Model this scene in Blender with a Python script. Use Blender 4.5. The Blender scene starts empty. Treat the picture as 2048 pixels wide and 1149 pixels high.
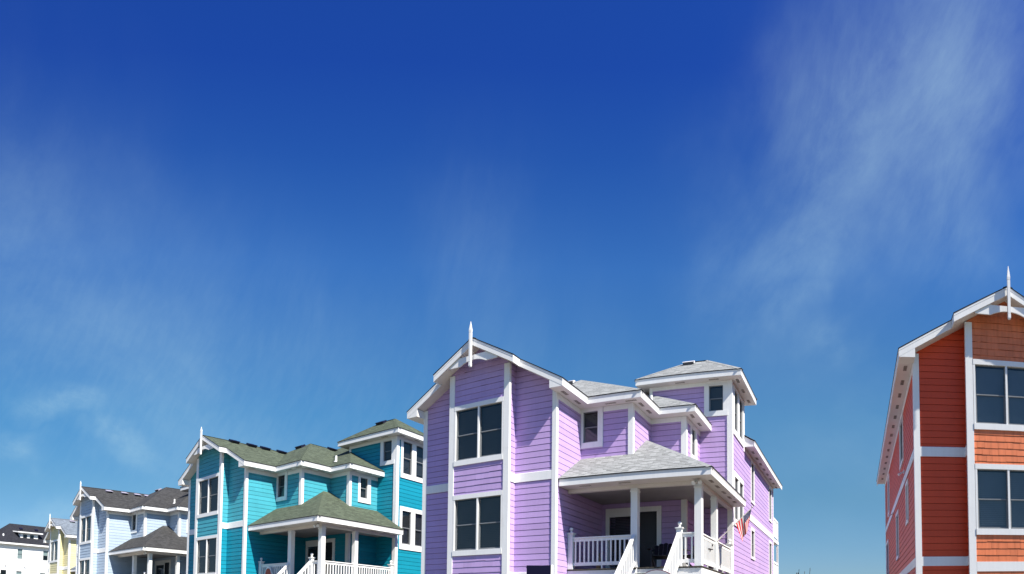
import bpy, math, random
from mathutils import Vector, Matrix
R = random.Random(7)
S = bpy.context.scene
COL = S.collection
rad = math.radians

# ------------------------------------------------------------------ camera
EYE = 1.65                      # eye height above the street
cd = bpy.data.cameras.new('camera'); cam = bpy.data.objects.new('camera', cd); COL.objects.link(cam)
S.camera = cam
S.render.engine = 'CYCLES'; S.cycles.diffuse_bounces = 2
F, X0, YC, PITCH, ROLL = 1279.084, 1701.066, 1182.722, 0.045, -0.012   # stitched (cylindrical) panorama
cd.type = 'PANO'; cd.panorama_type = 'CENTRAL_CYLINDRICAL'
cd.central_cylindrical_range_u_min = -1024 / F; cd.central_cylindrical_range_u_max = 1024 / F
cd.central_cylindrical_range_v_min = (YC - 1149) / F; cd.central_cylindrical_range_v_max = YC / F
cd.central_cylindrical_radius = 1.0
cd.clip_start = 0.1; cd.clip_end = 20000
th = (X0 - 1024) / F
r0 = Vector((math.cos(th), math.sin(th), 0)); f0 = Vector((-math.sin(th), math.cos(th), 0)); u0 = Vector((0, 0, 1))
f1 = f0 * math.cos(PITCH) + u0 * math.sin(PITCH); u1 = -f0 * math.sin(PITCH) + u0 * math.cos(PITCH)
r2 = r0 * math.cos(ROLL) - u1 * math.sin(ROLL); u2 = r0 * math.sin(ROLL) + u1 * math.cos(ROLL)
m = Matrix.Identity(4)
for i in range(3):
    m[i][0] = r2[i]; m[i][1] = u2[i]; m[i][2] = -f1[i]
m[2][3] = EYE
cam.matrix_world = m

# ------------------------------------------------------------------ light
SUN = Vector((2.95, -1.0, 3.3)).normalized()
sd = bpy.data.lights.new('sun', 'SUN'); sd.energy = 5.0; sd.angle = rad(0.53); sd.color = (1.0, 0.94, 0.83)
so = bpy.data.objects.new('sun', sd); COL.objects.link(so)
so.rotation_euler = SUN.to_track_quat('Z', 'Y').to_euler(); so.location = (30, -20, 60)
S.view_settings.view_transform = 'Standard'; S.view_settings.look = 'None'
S.view_settings.exposure = 0.85; S.view_settings.gamma = 1.0

# ------------------------------------------------------------------ sky
W = bpy.data.worlds.new('World'); S.world = W; W.use_nodes = True
nt = W.node_tree; nt.nodes.clear()
def N(t, tree=None, **kw):
    n = (tree or nt).nodes.new(t)
    for k, v in kw.items(): setattr(n, k, v)
    return n
def math_(op, a, b=None, c=None, tree=None, clamp=False):
    tree = tree or nt
    n = tree.nodes.new('ShaderNodeMath'); n.operation = op; n.use_clamp = clamp
    for i, v in enumerate((a, b, c)):
        if v is None: continue
        if isinstance(v, (int, float)): n.inputs[i].default_value = v
        else: tree.links.new(v, n.inputs[i])
    return n.outputs[0]
sky = N('ShaderNodeTexSky', sky_type='NISHITA', sun_disc=False)
sky.sun_elevation = math.asin(SUN.z); sky.sun_rotation = math.atan2(SUN.x, SUN.y)
sky.altitude = 0; sky.air_density = 1.0; sky.dust_density = 0.6; sky.ozone_density = 3.0
tc = N('ShaderNodeTexCoord'); sep = N('ShaderNodeSeparateXYZ'); nt.links.new(tc.outputs['Generated'], sep.inputs[0])
az = math_('ARCTAN2', sep.outputs[0], sep.outputs[1]); el = math_('ARCSINE', sep.outputs[2])
# deeper blue higher up, as behind a polarising filter
ramp = N('ShaderNodeValToRGB')
RAMP = [(0.0, (.75, .90, 1.08)), (0.11, (.66, .88, 1.09)), (0.26, (.56, .93, 1.05)), (0.42, (.42, .99, 1.25)), (0.55, (.46, 1.02, 1.43)), (0.70, (.41, .98, 1.64)), (0.87, (.23, .68, 1.57)), (1.0, (.165, .52, 1.55))]
while len(ramp.color_ramp.elements) < len(RAMP): ramp.color_ramp.elements.new(0.5)
for e_, (p_, c_) in zip(ramp.color_ramp.elements, RAMP): e_.position = p_; e_.color = (c_[0] / 2, c_[1] / 2, c_[2] / 2, 1)
nt.links.new(math_('DIVIDE', el, rad(42), clamp=True), ramp.inputs[0])
mul = N('ShaderNodeMix', data_type='RGBA', blend_type='MULTIPLY'); mul.inputs[0].default_value = 1.0
sc2 = N('ShaderNodeVectorMath', operation='SCALE'); sc2.inputs['Scale'].default_value = 2.0; nt.links.new(ramp.outputs[0], sc2.inputs[0])
nt.links.new(sky.outputs[0], mul.inputs[6]); nt.links.new(sc2.outputs[0], mul.inputs[7])
wv = N('ShaderNodeCombineXYZ'); nt.links.new(az, wv.inputs[0]); nt.links.new(el, wv.inputs[1])
wn = N('ShaderNodeTexNoise'); wn.inputs['Scale'].default_value = 5.5; wn.inputs['Detail'].default_value = 4; nt.links.new(wv.outputs[0], wn.inputs['Vector'])
ws = N('ShaderNodeSeparateColor'); nt.links.new(wn.outputs['Color'], ws.inputs[0])
azw = math_('MULTIPLY_ADD', ws.outputs[0], 0.26, math_('SUBTRACT', az, 0.13)); elw = math_('MULTIPLY_ADD', ws.outputs[1], 0.20, math_('SUBTRACT', el, 0.10))
def blob(a0, e0, sa, se, rot=0.0):
    da = math_('SUBTRACT', azw, rad(a0)); de = math_('SUBTRACT', elw, rad(e0))
    c, s = math.cos(rad(rot)), math.sin(rad(rot))
    p = math_('ADD', math_('MULTIPLY', da, c), math_('MULTIPLY', de, s))
    q = math_('SUBTRACT', math_('MULTIPLY', de, c), math_('MULTIPLY', da, s))
    p = math_('POWER', math_('ABSOLUTE', math_('DIVIDE', p, rad(sa))), 2.0)
    q = math_('POWER', math_('ABSOLUTE', math_('DIVIDE', q, rad(se))), 2.0)
    return math_('EXPONENT', math_('MULTIPLY', math_('ADD', p, q), -1.0))
def wisps(rot, scale, stretch, seed, detail=8.0, rough=0.62, lo=0.42, hi=0.75, dist=1.2):
    mp = N('ShaderNodeCombineXYZ')
    c, s = math.cos(rad(rot)), math.sin(rad(rot))
    nt.links.new(math_('MULTIPLY', math_('ADD', math_('MULTIPLY', az, c), math_('MULTIPLY', el, s)), stretch), mp.inputs[0])
    nt.links.new(math_('SUBTRACT', math_('MULTIPLY', el, c), math_('MULTIPLY', az, s)), mp.inputs[1])
    mp.inputs[2].default_value = seed
    n = N('ShaderNodeTexNoise'); n.inputs['Scale'].default_value = scale; n.inputs['Detail'].default_value = detail
    n.inputs['Roughness'].default_value = rough; n.inputs['Distortion'].default_value = dist
    nt.links.new(mp.outputs[0], n.inputs['Vector'])
    mr = N('ShaderNodeMapRange', interpolation_type='SMOOTHSTEP')
    mr.inputs[1].default_value = lo; mr.inputs[2].default_value = hi
    nt.links.new(n.outputs['Fac'], mr.inputs[0])
    return mr.outputs[0]
CLOUDS = [  # (blobs, wisps, amount)
    ([(8, 42, 13, 8, 30), (1.5, 37.5, 11, 8, 45), (-4, 32.5, 9, 5.5, 50), (-5, 27, 5, 3, 50), (10, 35, 7, 5.5, 20)], (50, 6.0, 0.55, 3.1), 0.33),
    ([(-2.7, 22.7, 3.2, 1.6, 25), (9, 40, 10, 5, 30)], (35, 12.0, 0.4, 8.3), 0.22),
    ([(-70, 23, 17, 6, -20), (-62, 19, 18, 5, -25), (-78, 30, 12, 8, -10)], (-20, 2.6, 0.75, 9.7), 0.25),
    ([(-34.5, 28, 5, 7, 0), (-30, 21, 7, 8, 0), (-50, 24, 14, 6, -20)], (78, 5.0, 0.4, 5.2), 0.15),
    ([(-70.5, 16.0, 4, 1.6, -8), (-74.6, 12.6, 3.2, 1.3, 0), (-65.5, 13.8, 3, 1.4, -10), (-71, 7.5, 4.5, 1.0, 0)], (-15, 17.0, 0.6, 1.9), 0.40),
    ([(0, 15, 18, 7, 0)], (10, 2.0, 0.7, 4.4), 0.17)]
total = None
for blobs, w, amt in CLOUDS:
    b = None
    for q in blobs:
        g = blob(*q); b = g if b is None else math_('MAXIMUM', b, g)
    v = math_('MULTIPLY', math_('MULTIPLY', b, wisps(*w, lo=0.10, hi=0.84, dist=0.35, rough=0.68)), amt)
    total = v if total is None else math_('ADD', total, v)
veil = math_('MULTIPLY', math_('MULTIPLY', blob(-62, 18, 26, 10, -14), wisps(60, 90.0, 0.35, 2.2, detail=3.0, rough=0.5, lo=0.35, hi=0.7, dist=0.4)), 0.035)
total = math_('ADD', total, veil)
cl = N('ShaderNodeMix', data_type='RGBA'); nt.links.new(total, cl.inputs[0])
nt.links.new(mul.outputs[2], cl.inputs[6]); cl.inputs[7].default_value = (4.9, 7.4, 8.6, 1)
bg = N('ShaderNodeBackground'); bg.inputs[1].default_value = 0.0556
nt.links.new(cl.outputs[2], bg.inputs[0])
wo = N('ShaderNodeOutputWorld'); nt.links.new(bg.outputs[0], wo.inputs[0])

# ------------------------------------------------------------------ materials
MATS = {}
def mat(name, col, rough=0.6, spec=0.35, var=0.08, scale=3.0, bump=0.0, bscale=60.0, streak=0.0, metal=0.0, dirt=0.0, dirtcol=(0.12, 0.10, 0.08), island=0.0):
    if name in MATS: return MATS[name]
    M = bpy.data.materials.new(name); M.use_nodes = True; t = M.node_tree; b = t.nodes['Principled BSDF']
    b.inputs['Roughness'].default_value = rough; b.inputs['Metallic'].default_value = metal
    b.inputs['Specular IOR Level'].default_value = spec
    co = t.nodes.new('ShaderNodeTexCoord')
    n = t.nodes.new('ShaderNodeTexNoise'); n.inputs['Scale'].default_value = scale; n.inputs['Detail'].default_value = 6
    t.links.new(co.outputs['Object'], n.inputs['Vector'])
    r = t.nodes.new('ShaderNodeMapRange'); r.inputs[1].default_value = 0.25; r.inputs[2].default_value = 0.75
    r.inputs[3].default_value = 1 - var; r.inputs[4].default_value = 1 + var
    t.links.new(n.outputs['Fac'], r.inputs[0])
    fac = r.outputs[0]
    if streak:
        mp = t.nodes.new('ShaderNodeMapping'); mp.inputs['Scale'].default_value = (9, 9, 0.7)
        t.links.new(co.outputs['Object'], mp.inputs[0])
        n2 = t.nodes.new('ShaderNodeTexNoise'); n2.inputs['Scale'].default_value = 1.6; n2.inputs['Detail'].default_value = 5
        t.links.new(mp.outputs[0], n2.inputs['Vector'])
        r2 = t.nodes.new('ShaderNodeMapRange'); r2.inputs[1].default_value = 0.3; r2.inputs[2].default_value = 0.7
        r2.inputs[3].default_value = 1 - streak; r2.inputs[4].default_value = 1 + streak
        t.links.new(n2.outputs['Fac'], r2.inputs[0]); fac = math_('MULTIPLY', fac, r2.outputs[0], tree=t)
    v = t.nodes.new('ShaderNodeVectorMath'); v.operation = 'SCALE'; v.inputs[0].default_value = col[:3]
    t.links.new(fac, v.inputs['Scale'])
    if island:
        ge = t.nodes.new('ShaderNodeNewGeometry')
        v.inputs['Scale'].default_value = 1
        t.links.new(math_('MULTIPLY', fac, math_('MULTIPLY_ADD', ge.outputs['Random Per Island'], 2 * island, 1 - island, tree=t), tree=t), v.inputs['Scale'])
    out = v.outputs[0]
    if dirt:
        n3 = t.nodes.new('ShaderNodeTexNoise'); n3.inputs['Scale'].default_value = 1.7; n3.inputs['Detail'].default_value = 9; n3.inputs['Roughness'].default_value = 0.7
        t.links.new(co.outputs['Object'], n3.inputs['Vector'])
        r3 = t.nodes.new('ShaderNodeMapRange'); r3.inputs[1].default_value = 0.58; r3.inputs[2].default_value = 0.78; r3.inputs[4].default_value = dirt
        t.links.new(n3.outputs['Fac'], r3.inputs[0])
        mx = t.nodes.new('ShaderNodeMix'); mx.data_type = 'RGBA'; t.links.new(r3.outputs[0], mx.inputs[0])
        t.links.new(out, mx.inputs[6]); mx.inputs[7].default_value = (*dirtcol, 1); out = mx.outputs[2]
    t.links.new(out, b.inputs['Base Color'])
    if bump:
        n4 = t.nodes.new('ShaderNodeTexNoise'); n4.inputs['Scale'].default_value = bscale; n4.inputs['Detail'].default_value = 4
        t.links.new(co.outputs['Object'], n4.inputs['Vector'])
        bp = t.nodes.new('ShaderNodeBump'); bp.inputs['Strength'].default_value = bump; bp.inputs['Distance'].default_value = 0.01
        t.links.new(n4.outputs['Fac'], bp.inputs['Height']); t.links.new(bp.outputs[0], b.inputs['Normal'])
    MATS[name] = M
    return M
def shingle_mat(name, col, dark=0.30, var=0.11):
    M = bpy.data.materials.new(name); M.use_nodes = True; t = M.node_tree; b = t.nodes['Principled BSDF']
    b.inputs['Roughness'].default_value = 0.92; b.inputs['Specular IOR Level'].default_value = 0.2
    uv = t.nodes.new('ShaderNodeUVMap')
    nz = t.nodes.new('ShaderNodeTexNoise'); nz.inputs['Scale'].default_value = 2.2; nz.inputs['Detail'].default_value = 3
    t.links.new(uv.outputs[0], nz.inputs['Vector'])
    vs = t.nodes.new('ShaderNodeVectorMath'); vs.operation = 'SCALE'; vs.inputs['Scale'].default_value = 0.035
    t.links.new(nz.outputs['Color'], vs.inputs[0])
    va = t.nodes.new('ShaderNodeVectorMath'); va.operation = 'ADD'; t.links.new(uv.outputs[0], va.inputs[0]); t.links.new(vs.outputs[0], va.inputs[1])
    su = t.nodes.new('ShaderNodeSeparateXYZ'); t.links.new(va.outputs[0], su.inputs[0])
    vr = math_('DIVIDE', su.outputs[1], 0.142, tree=t); row = math_('FLOOR', vr, tree=t); fv = math_('FRACT', vr, tree=t)
    def white(a_, b_):
        c_ = t.nodes.new('ShaderNodeCombineXYZ'); t.links.new(a_, c_.inputs[0]); t.links.new(b_, c_.inputs[1])
        w_ = t.nodes.new('ShaderNodeTexWhiteNoise'); w_.noise_dimensions = '2D'; t.links.new(c_.outputs[0], w_.inputs['Vector']); return w_.outputs['Value']
    zero = math_('MULTIPLY', row, 0.0, tree=t)
    ur = math_('ADD', math_('DIVIDE', su.outputs[0], 0.19, tree=t), math_('MULTIPLY', white(row, zero), 7.0, tree=t), tree=t)
    tab = math_('FLOOR', ur, tree=t); r1 = white(tab, row); r2 = white(math_('ADD', tab, 57.0, tree=t), row)
    butt = math_('LESS_THAN', fv, math_('MULTIPLY_ADD', r1, 0.24, 0.12, tree=t), tree=t)
    dash = math_('MULTIPLY', butt, math_('GREATER_THAN', r1, 0.35, tree=t), tree=t)
    joint = math_('MULTIPLY', math_('LESS_THAN', math_('FRACT', ur, tree=t), 0.06, tree=t), 0.25, tree=t)
    line = math_('MAXIMUM', math_('MULTIPLY', dash, 1 - dark, tree=t), joint, tree=t)
    tone = math_('SUBTRACT', math_('MULTIPLY_ADD', r2, 2 * var, 1.08 - var, tree=t), line, tree=t)
    brc = t.nodes.new('ShaderNodeVectorMath'); brc.operation = 'SCALE'; brc.inputs[0].default_value = col[:3]; t.links.new(tone, brc.inputs['Scale'])
    co = t.nodes.new('ShaderNodeTexCoord')
    g = t.nodes.new('ShaderNodeTexNoise'); g.inputs['Scale'].default_value = 45; g.inputs['Detail'].default_value = 6; t.links.new(co.outputs['Object'], g.inputs['Vector'])
    g2 = t.nodes.new('ShaderNodeTexNoise'); g2.inputs['Scale'].default_value = 0.9; g2.inputs['Detail'].default_value = 5; t.links.new(co.outputs['Object'], g2.inputs['Vector'])
    f = math_('MULTIPLY', math_('MULTIPLY_ADD', g.outputs['Fac'], 0.7, 0.65, tree=t), math_('MULTIPLY_ADD', g2.outputs['Fac'], 0.25, 0.875, tree=t), tree=t)
    v = t.nodes.new('ShaderNodeVectorMath'); v.operation = 'SCALE'; t.links.new(brc.outputs[0], v.inputs[0]); t.links.new(f, v.inputs['Scale'])
    t.links.new(v.outputs[0], b.inputs['Base Color'])
    bp = t.nodes.new('ShaderNodeBump'); bp.inputs['Strength'].default_value = 0.7; bp.inputs['Distance'].default_value = 0.02
    h = math_('SUBTRACT', math_('MULTIPLY', g.outputs['Fac'], 0.5, tree=t), line, tree=t)
    t.links.new(h, bp.inputs['Height']); t.links.new(bp.outputs[0], b.inputs['Normal'])
    MATS[name] = M
    return M
def glass_mat():
    M = bpy.data.materials.new('window_glass'); M.use_nodes = True; t = M.node_tree; t.nodes.clear()
    o = t.nodes.new('ShaderNodeOutputMaterial'); mx = t.nodes.new('ShaderNodeMixShader')
    fr = t.nodes.new('ShaderNodeLayerWeight'); fr.inputs[0].default_value = 0.5
    tr = t.nodes.new('ShaderNodeBsdfTransparent'); tr.inputs[0].default_value = (0.60, 0.63, 0.65, 1)
    gl = t.nodes.new('ShaderNodeBsdfGlossy'); gl.inputs['Roughness'].default_value = 0.02; gl.inputs[0].default_value = (0.95, 0.97, 1, 1)
    co = t.nodes.new('ShaderNodeTexCoord'); n = t.nodes.new('ShaderNodeTexNoise'); n.inputs['Scale'].default_value = 1.3
    t.links.new(co.outputs['Object'], n.inputs['Vector'])
    bp = t.nodes.new('ShaderNodeBump'); bp.inputs['Strength'].default_value = 0.08; bp.inputs['Distance'].default_value = 0.03
    t.links.new(n.outputs['Fac'], bp.inputs['Height']); t.links.new(bp.outputs[0], gl.inputs['Normal'])
    t.links.new(math_('MULTIPLY_ADD', math_('POWER', fr.outputs['Facing'], 5.0, tree=t), 0.93, 0.055, tree=t), mx.inputs[0])
    t.links.new(tr.outputs[0], mx.inputs[1]); t.links.new(gl.outputs[0], mx.inputs[2]); t.links.new(mx.outputs[0], o.inputs[0])
    MATS['window_glass'] = M
    return M
GLASS = glass_mat()
WHITE = mat('white_trim_paint', (0.80, 0.80, 0.79), rough=0.45, var=0.03, scale=2.0, bump=0.12, bscale=25, streak=0.025, dirt=0.22, dirtcol=(0.46, 0.42, 0.36))
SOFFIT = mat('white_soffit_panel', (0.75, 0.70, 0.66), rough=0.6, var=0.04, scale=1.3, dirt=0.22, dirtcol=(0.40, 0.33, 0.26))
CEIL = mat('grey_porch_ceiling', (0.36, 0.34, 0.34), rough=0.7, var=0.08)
VINYL = mat('grey_white_vinyl', (0.19, 0.20, 0.21), rough=0.4, var=0.03)
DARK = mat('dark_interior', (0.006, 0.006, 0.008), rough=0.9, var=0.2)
BLIND = mat('window_blind', (0.10, 0.105, 0.115), rough=0.6, var=0.05)
DRIP = mat('black_drip_edge', (0.02, 0.018, 0.02), rough=0.5)
VENTHOLE = mat('brown_vent_slot', (0.10, 0.075, 0.06), rough=0.8, var=0.25, scale=20)
DECKWOOD = mat('weathered_deck_boards', (0.065, 0.058, 0.047), rough=0.85, var=0.5, scale=9, bump=0.5, bscale=14)
LAMPM = mat('white_lamp_shell', (0.75, 0.75, 0.74), rough=0.3)
METAL = mat('grey_metal', (0.42, 0.42, 0.43), rough=0.4, metal=0.8)

# ------------------------------------------------------------------ mesh helpers
class MB:
    def __init__(s): s.v = []; s.f = []; s.mi = []; s.uv = []
    def face(s, pts, mi=0, uv=None):
        k = len(s.v); s.v += [tuple(p) for p in pts]; s.f.append(tuple(range(k, k + len(pts)))); s.mi.append(mi)
        s.uv.append(uv if uv else [(0, 0)] * len(pts))
    def box(s, a, b, mi=0):
        x0, y0, z0 = a; x1, y1, z1 = b
        P = lambda *i: [((x0, x1)[q[0]], (y0, y1)[q[1]], (z0, z1)[q[2]]) for q in i]
        s.face(P((0,0,0),(0,1,0),(1,1,0),(1,0,0)), mi); s.face(P((0,0,1),(1,0,1),(1,1,1),(0,1,1)), mi)
        s.face(P((0,0,0),(1,0,0),(1,0,1),(0,0,1)), mi); s.face(P((0,1,0),(0,1,1),(1,1,1),(1,1,0)), mi)
        s.face(P((0,0,0),(0,0,1),(0,1,1),(0,1,0)), mi); s.face(P((1,0,0),(1,1,0),(1,1,1),(1,0,1)), mi)
    def prism(s, poly, vec, mi=0):          # closed prism of a planar polygon
        poly = [Vector(p) for p in poly]; vec = Vector(vec)
        n = Vector((0, 0, 0))
        for i, p in enumerate(poly):
            q = poly[(i + 1) % len(poly)]; n += p.cross(q)
        if n.dot(vec) > 0: poly = poly[::-1]
        top = [p + vec for p in poly]
        s.face(poly, mi); s.face(top[::-1], mi)
        for i in range(len(poly)):
            j = (i + 1) % len(poly); s.face([poly[j], poly[i], top[i], top[j]], mi)
    def obox(s, o, ax, ay, az_, mi=0):      # box from a corner and three edge vectors
        o, ax, ay, az_ = map(Vector, (o, ax, ay, az_))
        s.prism([o, o + ax, o + ax + ay, o + ay], az_, mi)
    def bar(s, p, q, w, h, up=(0, 0, 1), mi=0):
        p, q = Vector(p), Vector(q); d = (q - p).normalized(); up = Vector(up)
        sx = d.cross(up)
        if sx.length < 1e-5: sx = Vector((1, 0, 0))
        sx.normalize(); sy = sx.cross(d).normalized()
        s.obox(p - sx * w / 2 - sy * h / 2, sx * w, sy * h, q - p, mi)
    def lathe(s, c, prof, n=14, mi=0):      # profile of (radius, z)
        for (ra, za), (rb, zb) in zip(prof, prof[1:]):
            for i in range(n):
                a, b = 2 * math.pi * i / n, 2 * math.pi * (i + 1) / n
                q = [(c[0] + ra * math.cos(a), c[1] + ra * math.sin(a), c[2] + za), (c[0] + ra * math.cos(b), c[1] + ra * math.sin(b), c[2] + za),
                     (c[0] + rb * math.cos(b), c[1] + rb * math.sin(b), c[2] + zb), (c[0] + rb * math.cos(a), c[1] + rb * math.sin(a), c[2] + zb)]
                if ra < 1e-6: q = q[1:]; 
                elif rb < 1e-6: q = q[:3]
                s.face(q, mi)
    def tube(s, pts, r, n=8, mi=0):
        pts = [Vector(p) for p in pts]; rings = []
        for i, p in enumerate(pts):
            d = (pts[min(i + 1, len(pts) - 1)] - pts[max(i - 1, 0)]).normalized()
            a = d.cross(Vector((0.31, 0.2, 0.93))).normalized(); b = d.cross(a)
            rr = r[i] if isinstance(r, (list, tuple)) else r
            rings.append([p + a * rr * math.cos(2 * math.pi * k / n) + b * rr * math.sin(2 * math.pi * k / n) for k in range(n)])
        for A, B in zip(rings, rings[1:]):
            for k in range(n): s.face([A[k], A[(k + 1) % n], B[(k + 1) % n], B[k]], mi)
        s.face(rings[0][::-1], mi); s.face(rings[-1], mi)
    def sweep(s, path, prof, closed=False, mi=0, cap=True):   # path in XY (outside on the right hand), profile of (out, z)
        n = len(path); P = [Vector((p[0], p[1])) for p in path]; offs = []
        for i in range(n):
            dn = []
            if i > 0 or closed: d = (P[i] - P[i - 1]).normalized(); dn.append(Vector((d.y, -d.x)))
            if i < n - 1 or closed: d = (P[(i + 1) % n] - P[i]).normalized(); dn.append(Vector((d.y, -d.x)))
            if len(dn) == 2:
                b = (dn[0] + dn[1]); b = b / max(b.dot(dn[0]), 1e-4)
            else: b = dn[0]
            offs.append(b)
        rings = [[(P[i].x + offs[i].x * o, P[i].y + offs[i].y * o, z) for o, z in prof] for i in range(n)]
        k = len(prof)
        for i in range(n if closed else n - 1):
            A, B = rings[i], rings[(i + 1) % n]
            for j in range(k):
                s.face([A[j], B[j], B[(j + 1) % k], A[(j + 1) % k]], mi)
        if cap and not closed:
            s.face(rings[0][::-1], mi); s.face(rings[-1], mi)
    def build(s, name, mats, parent=None, smooth=False):
        me = bpy.data.meshes.new(name); me.from_pydata(s.v, [], s.f)
        if not isinstance(mats, (list, tuple)): mats = [mats]
        for m_ in mats: me.materials.append(m_)
        if any(s.mi): me.polygons.foreach_set('material_index', s.mi)
        if any(u[0] != u[1] for u in s.uv if len(u) > 1):
            l = me.uv_layers.new(name='UVMap'); flat = [c for u in s.uv for q in u for c in q]
            l.data.foreach_set('uv', flat)
        if smooth: me.polygons.foreach_set('use_smooth', [True] * len(me.polygons))
        me.validate(); me.update()
        o = bpy.data.objects.new(name, me); COL.objects.link(o); o.parent = parent
        return o
def thing(name, label, cat, loc=(0, 0, 0), rotz=0.0, group=None):
    o = bpy.data.objects.new(name, None); COL.objects.link(o); o.empty_display_size = 0.3
    o.location = loc; o.rotation_euler = (0, 0, rotz); return tag(o, label, cat, group)
def tag(o, label, cat, group=None):
    o['label'] = label; o['category'] = cat
    if group: o['group'] = group
    return o

# ------------------------------------------------------------------ lap siding and shingle walls
EXPO = 0.175
LAPGAP, LAPDEP = 0.012, 0.035
def siding(mb, p0, p1, z0, z1, holes=(), lim=None, shingle=False, start=-3.35, gap=0.005):
    """Clapboards from p0 to p1 (left to right seen from outside); holes are (s0, s1, z0, z1); lim(z) gives the s range."""
    p0, p1 = Vector((*p0, 0)), Vector((*p1, 0)); L = (p1 - p0).length; u = (p1 - p0) / L; n = Vector((u.y, -u.x, 0))
    def pt(sv, z, o): return p0 + u * sv + n * o + Vector((0, 0, z))
    def ends(z):
        if lim is None: return 0.0, L
        a, b = lim(z); return max(0.0, a), min(L, b)
    k0 = math.floor((z0 - start) / EXPO)
    zs = sorted({z for h in holes for z in (h[2], h[3]) if z0 < z < z1})
    k = k0
    while start + k * EXPO < z1 - 1e-6:
        ca, cb = start + k * EXPO, start + (k + 1) * EXPO; k += 1
        cuts = [max(ca, z0)] + [z for z in zs if max(ca, z0) + 1e-4 < z < min(cb, z1) - 1e-4] + [min(cb, z1)]
        for a, b in zip(cuts, cuts[1:]):
            if b - a < 1e-4: continue
            off = lambda z: 0.002 + (0.012 if shingle else 0.0075) * (1 - (z - ca) / EXPO)
            mid = (a + b) / 2
            iv = [(None, None)]
            bl = sorted([(h[0], h[1]) for h in holes if h[2] - 1e-5 <= a and b <= h[3] + 1e-5])
            xa, xb = ends(a); ya, yb = ends(b)
            if xb - xa < 1e-3: continue
            if yb < ya: ya = yb = (ya + yb) / 2
            segs = []; cur = 'L'
            edges = [(xa, ya)]
            for h0, h1 in bl: edges += [(h0, h0), (h1, h1)]
            edges.append((xb, yb))
            for i in range(0, len(edges), 2):
                (sa, ta), (sb, tb) = edges[i], edges[i + 1]
                if sb <= sa + 1e-4: continue
                segs.append((sa, ta, sb, tb))
            if not shingle and L > 1.6:
                ph = (k * 1.37 + 0.61 * k * k) % 3.66; cut = []
                for sa, ta, sb, tb in segs:
                    c_ = sa; qs = []
                    x_ = ph
                    while x_ < sb - .25:
                        if x_ > sa + .25 and ta < x_ < tb: qs.append(x_)
                        x_ += 3.66
                    for x_ in qs: cut.append((sa, ta, x_, x_)); sa = ta = x_
                    cut.append((sa, ta, sb, tb))
                segs = cut
            for sa, ta, sb, tb in segs:
                if not shingle:
                    # butt joints now and then
                    top = b - LAPGAP if abs(b - cb) < 1e-4 and b - a > 0.03 else b
                    if top < b:
                        f_ = (top - a) / (b - a); qa, qb = sa + (ta - sa) * f_, sb + (tb - sb) * f_
                        mb.face([pt(qa, top, off(top)), pt(qb, top, off(top)), pt(qb, top, -LAPDEP), pt(qa, top, -LAPDEP)])
                        mb.face([pt(qa, top, -LAPDEP), pt(qb, top, -LAPDEP), pt(tb, b, -LAPDEP), pt(ta, b, -LAPDEP)])
                    else: qa, qb = ta, tb
                    mb.face([pt(sa, a, off(a)), pt(sb, a, off(a)), pt(qb, top, off(top)), pt(qa, top, off(top))])
                    if abs(a - ca) < 1e-4: mb.face([pt(sa, a, -LAPDEP), pt(sb, a, -LAPDEP), pt(sb, a, off(a)), pt(sa, a, off(a))])
                else:
                    q = sa
                    while q < sb - 1e-4:
                        w = R.choice((0.15, 0.19, 0.24, 0.30, 0.37)); e_ = min(q + w, sb) if gap else min(q + R.uniform(.25, .6), sb)
                        if sb - e_ < 0.05: e_ = sb
                        fa = lambda v: min(max(v, ta), tb)
                        g = 0.0 if e_ >= sb - 1e-6 else gap
                        dz = R.uniform(-0.011, 0.003) if abs(a - ca) < 1e-4 and a > z0 + 0.02 else 0.0
                        o_ = R.uniform(-0.001, 0.002) if gap else 0.0
                        tp = b - (LAPGAP if abs(b - cb) < 1e-4 and b - a > 0.03 else 0)
                        mb.face([pt(q, a + dz, off(a) + o_), pt(e_ - g, a + dz, off(a) + o_), pt(fa(e_ - g), tp, off(tp) + o_), pt(fa(q), tp, off(tp) + o_)])
                        if abs(a - ca) < 1e-4: mb.face([pt(q, a + dz, -LAPDEP), pt(e_ - g, a + dz, -LAPDEP), pt(e_ - g, a + dz, off(a) + o_), pt(q, a + dz, off(a) + o_)])
                        q = e_
                    mb.face([pt(sa, a, -LAPDEP), pt(sb, a, -LAPDEP), pt(tb, b, -LAPDEP), pt(ta, b, -LAPDEP)])

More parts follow.
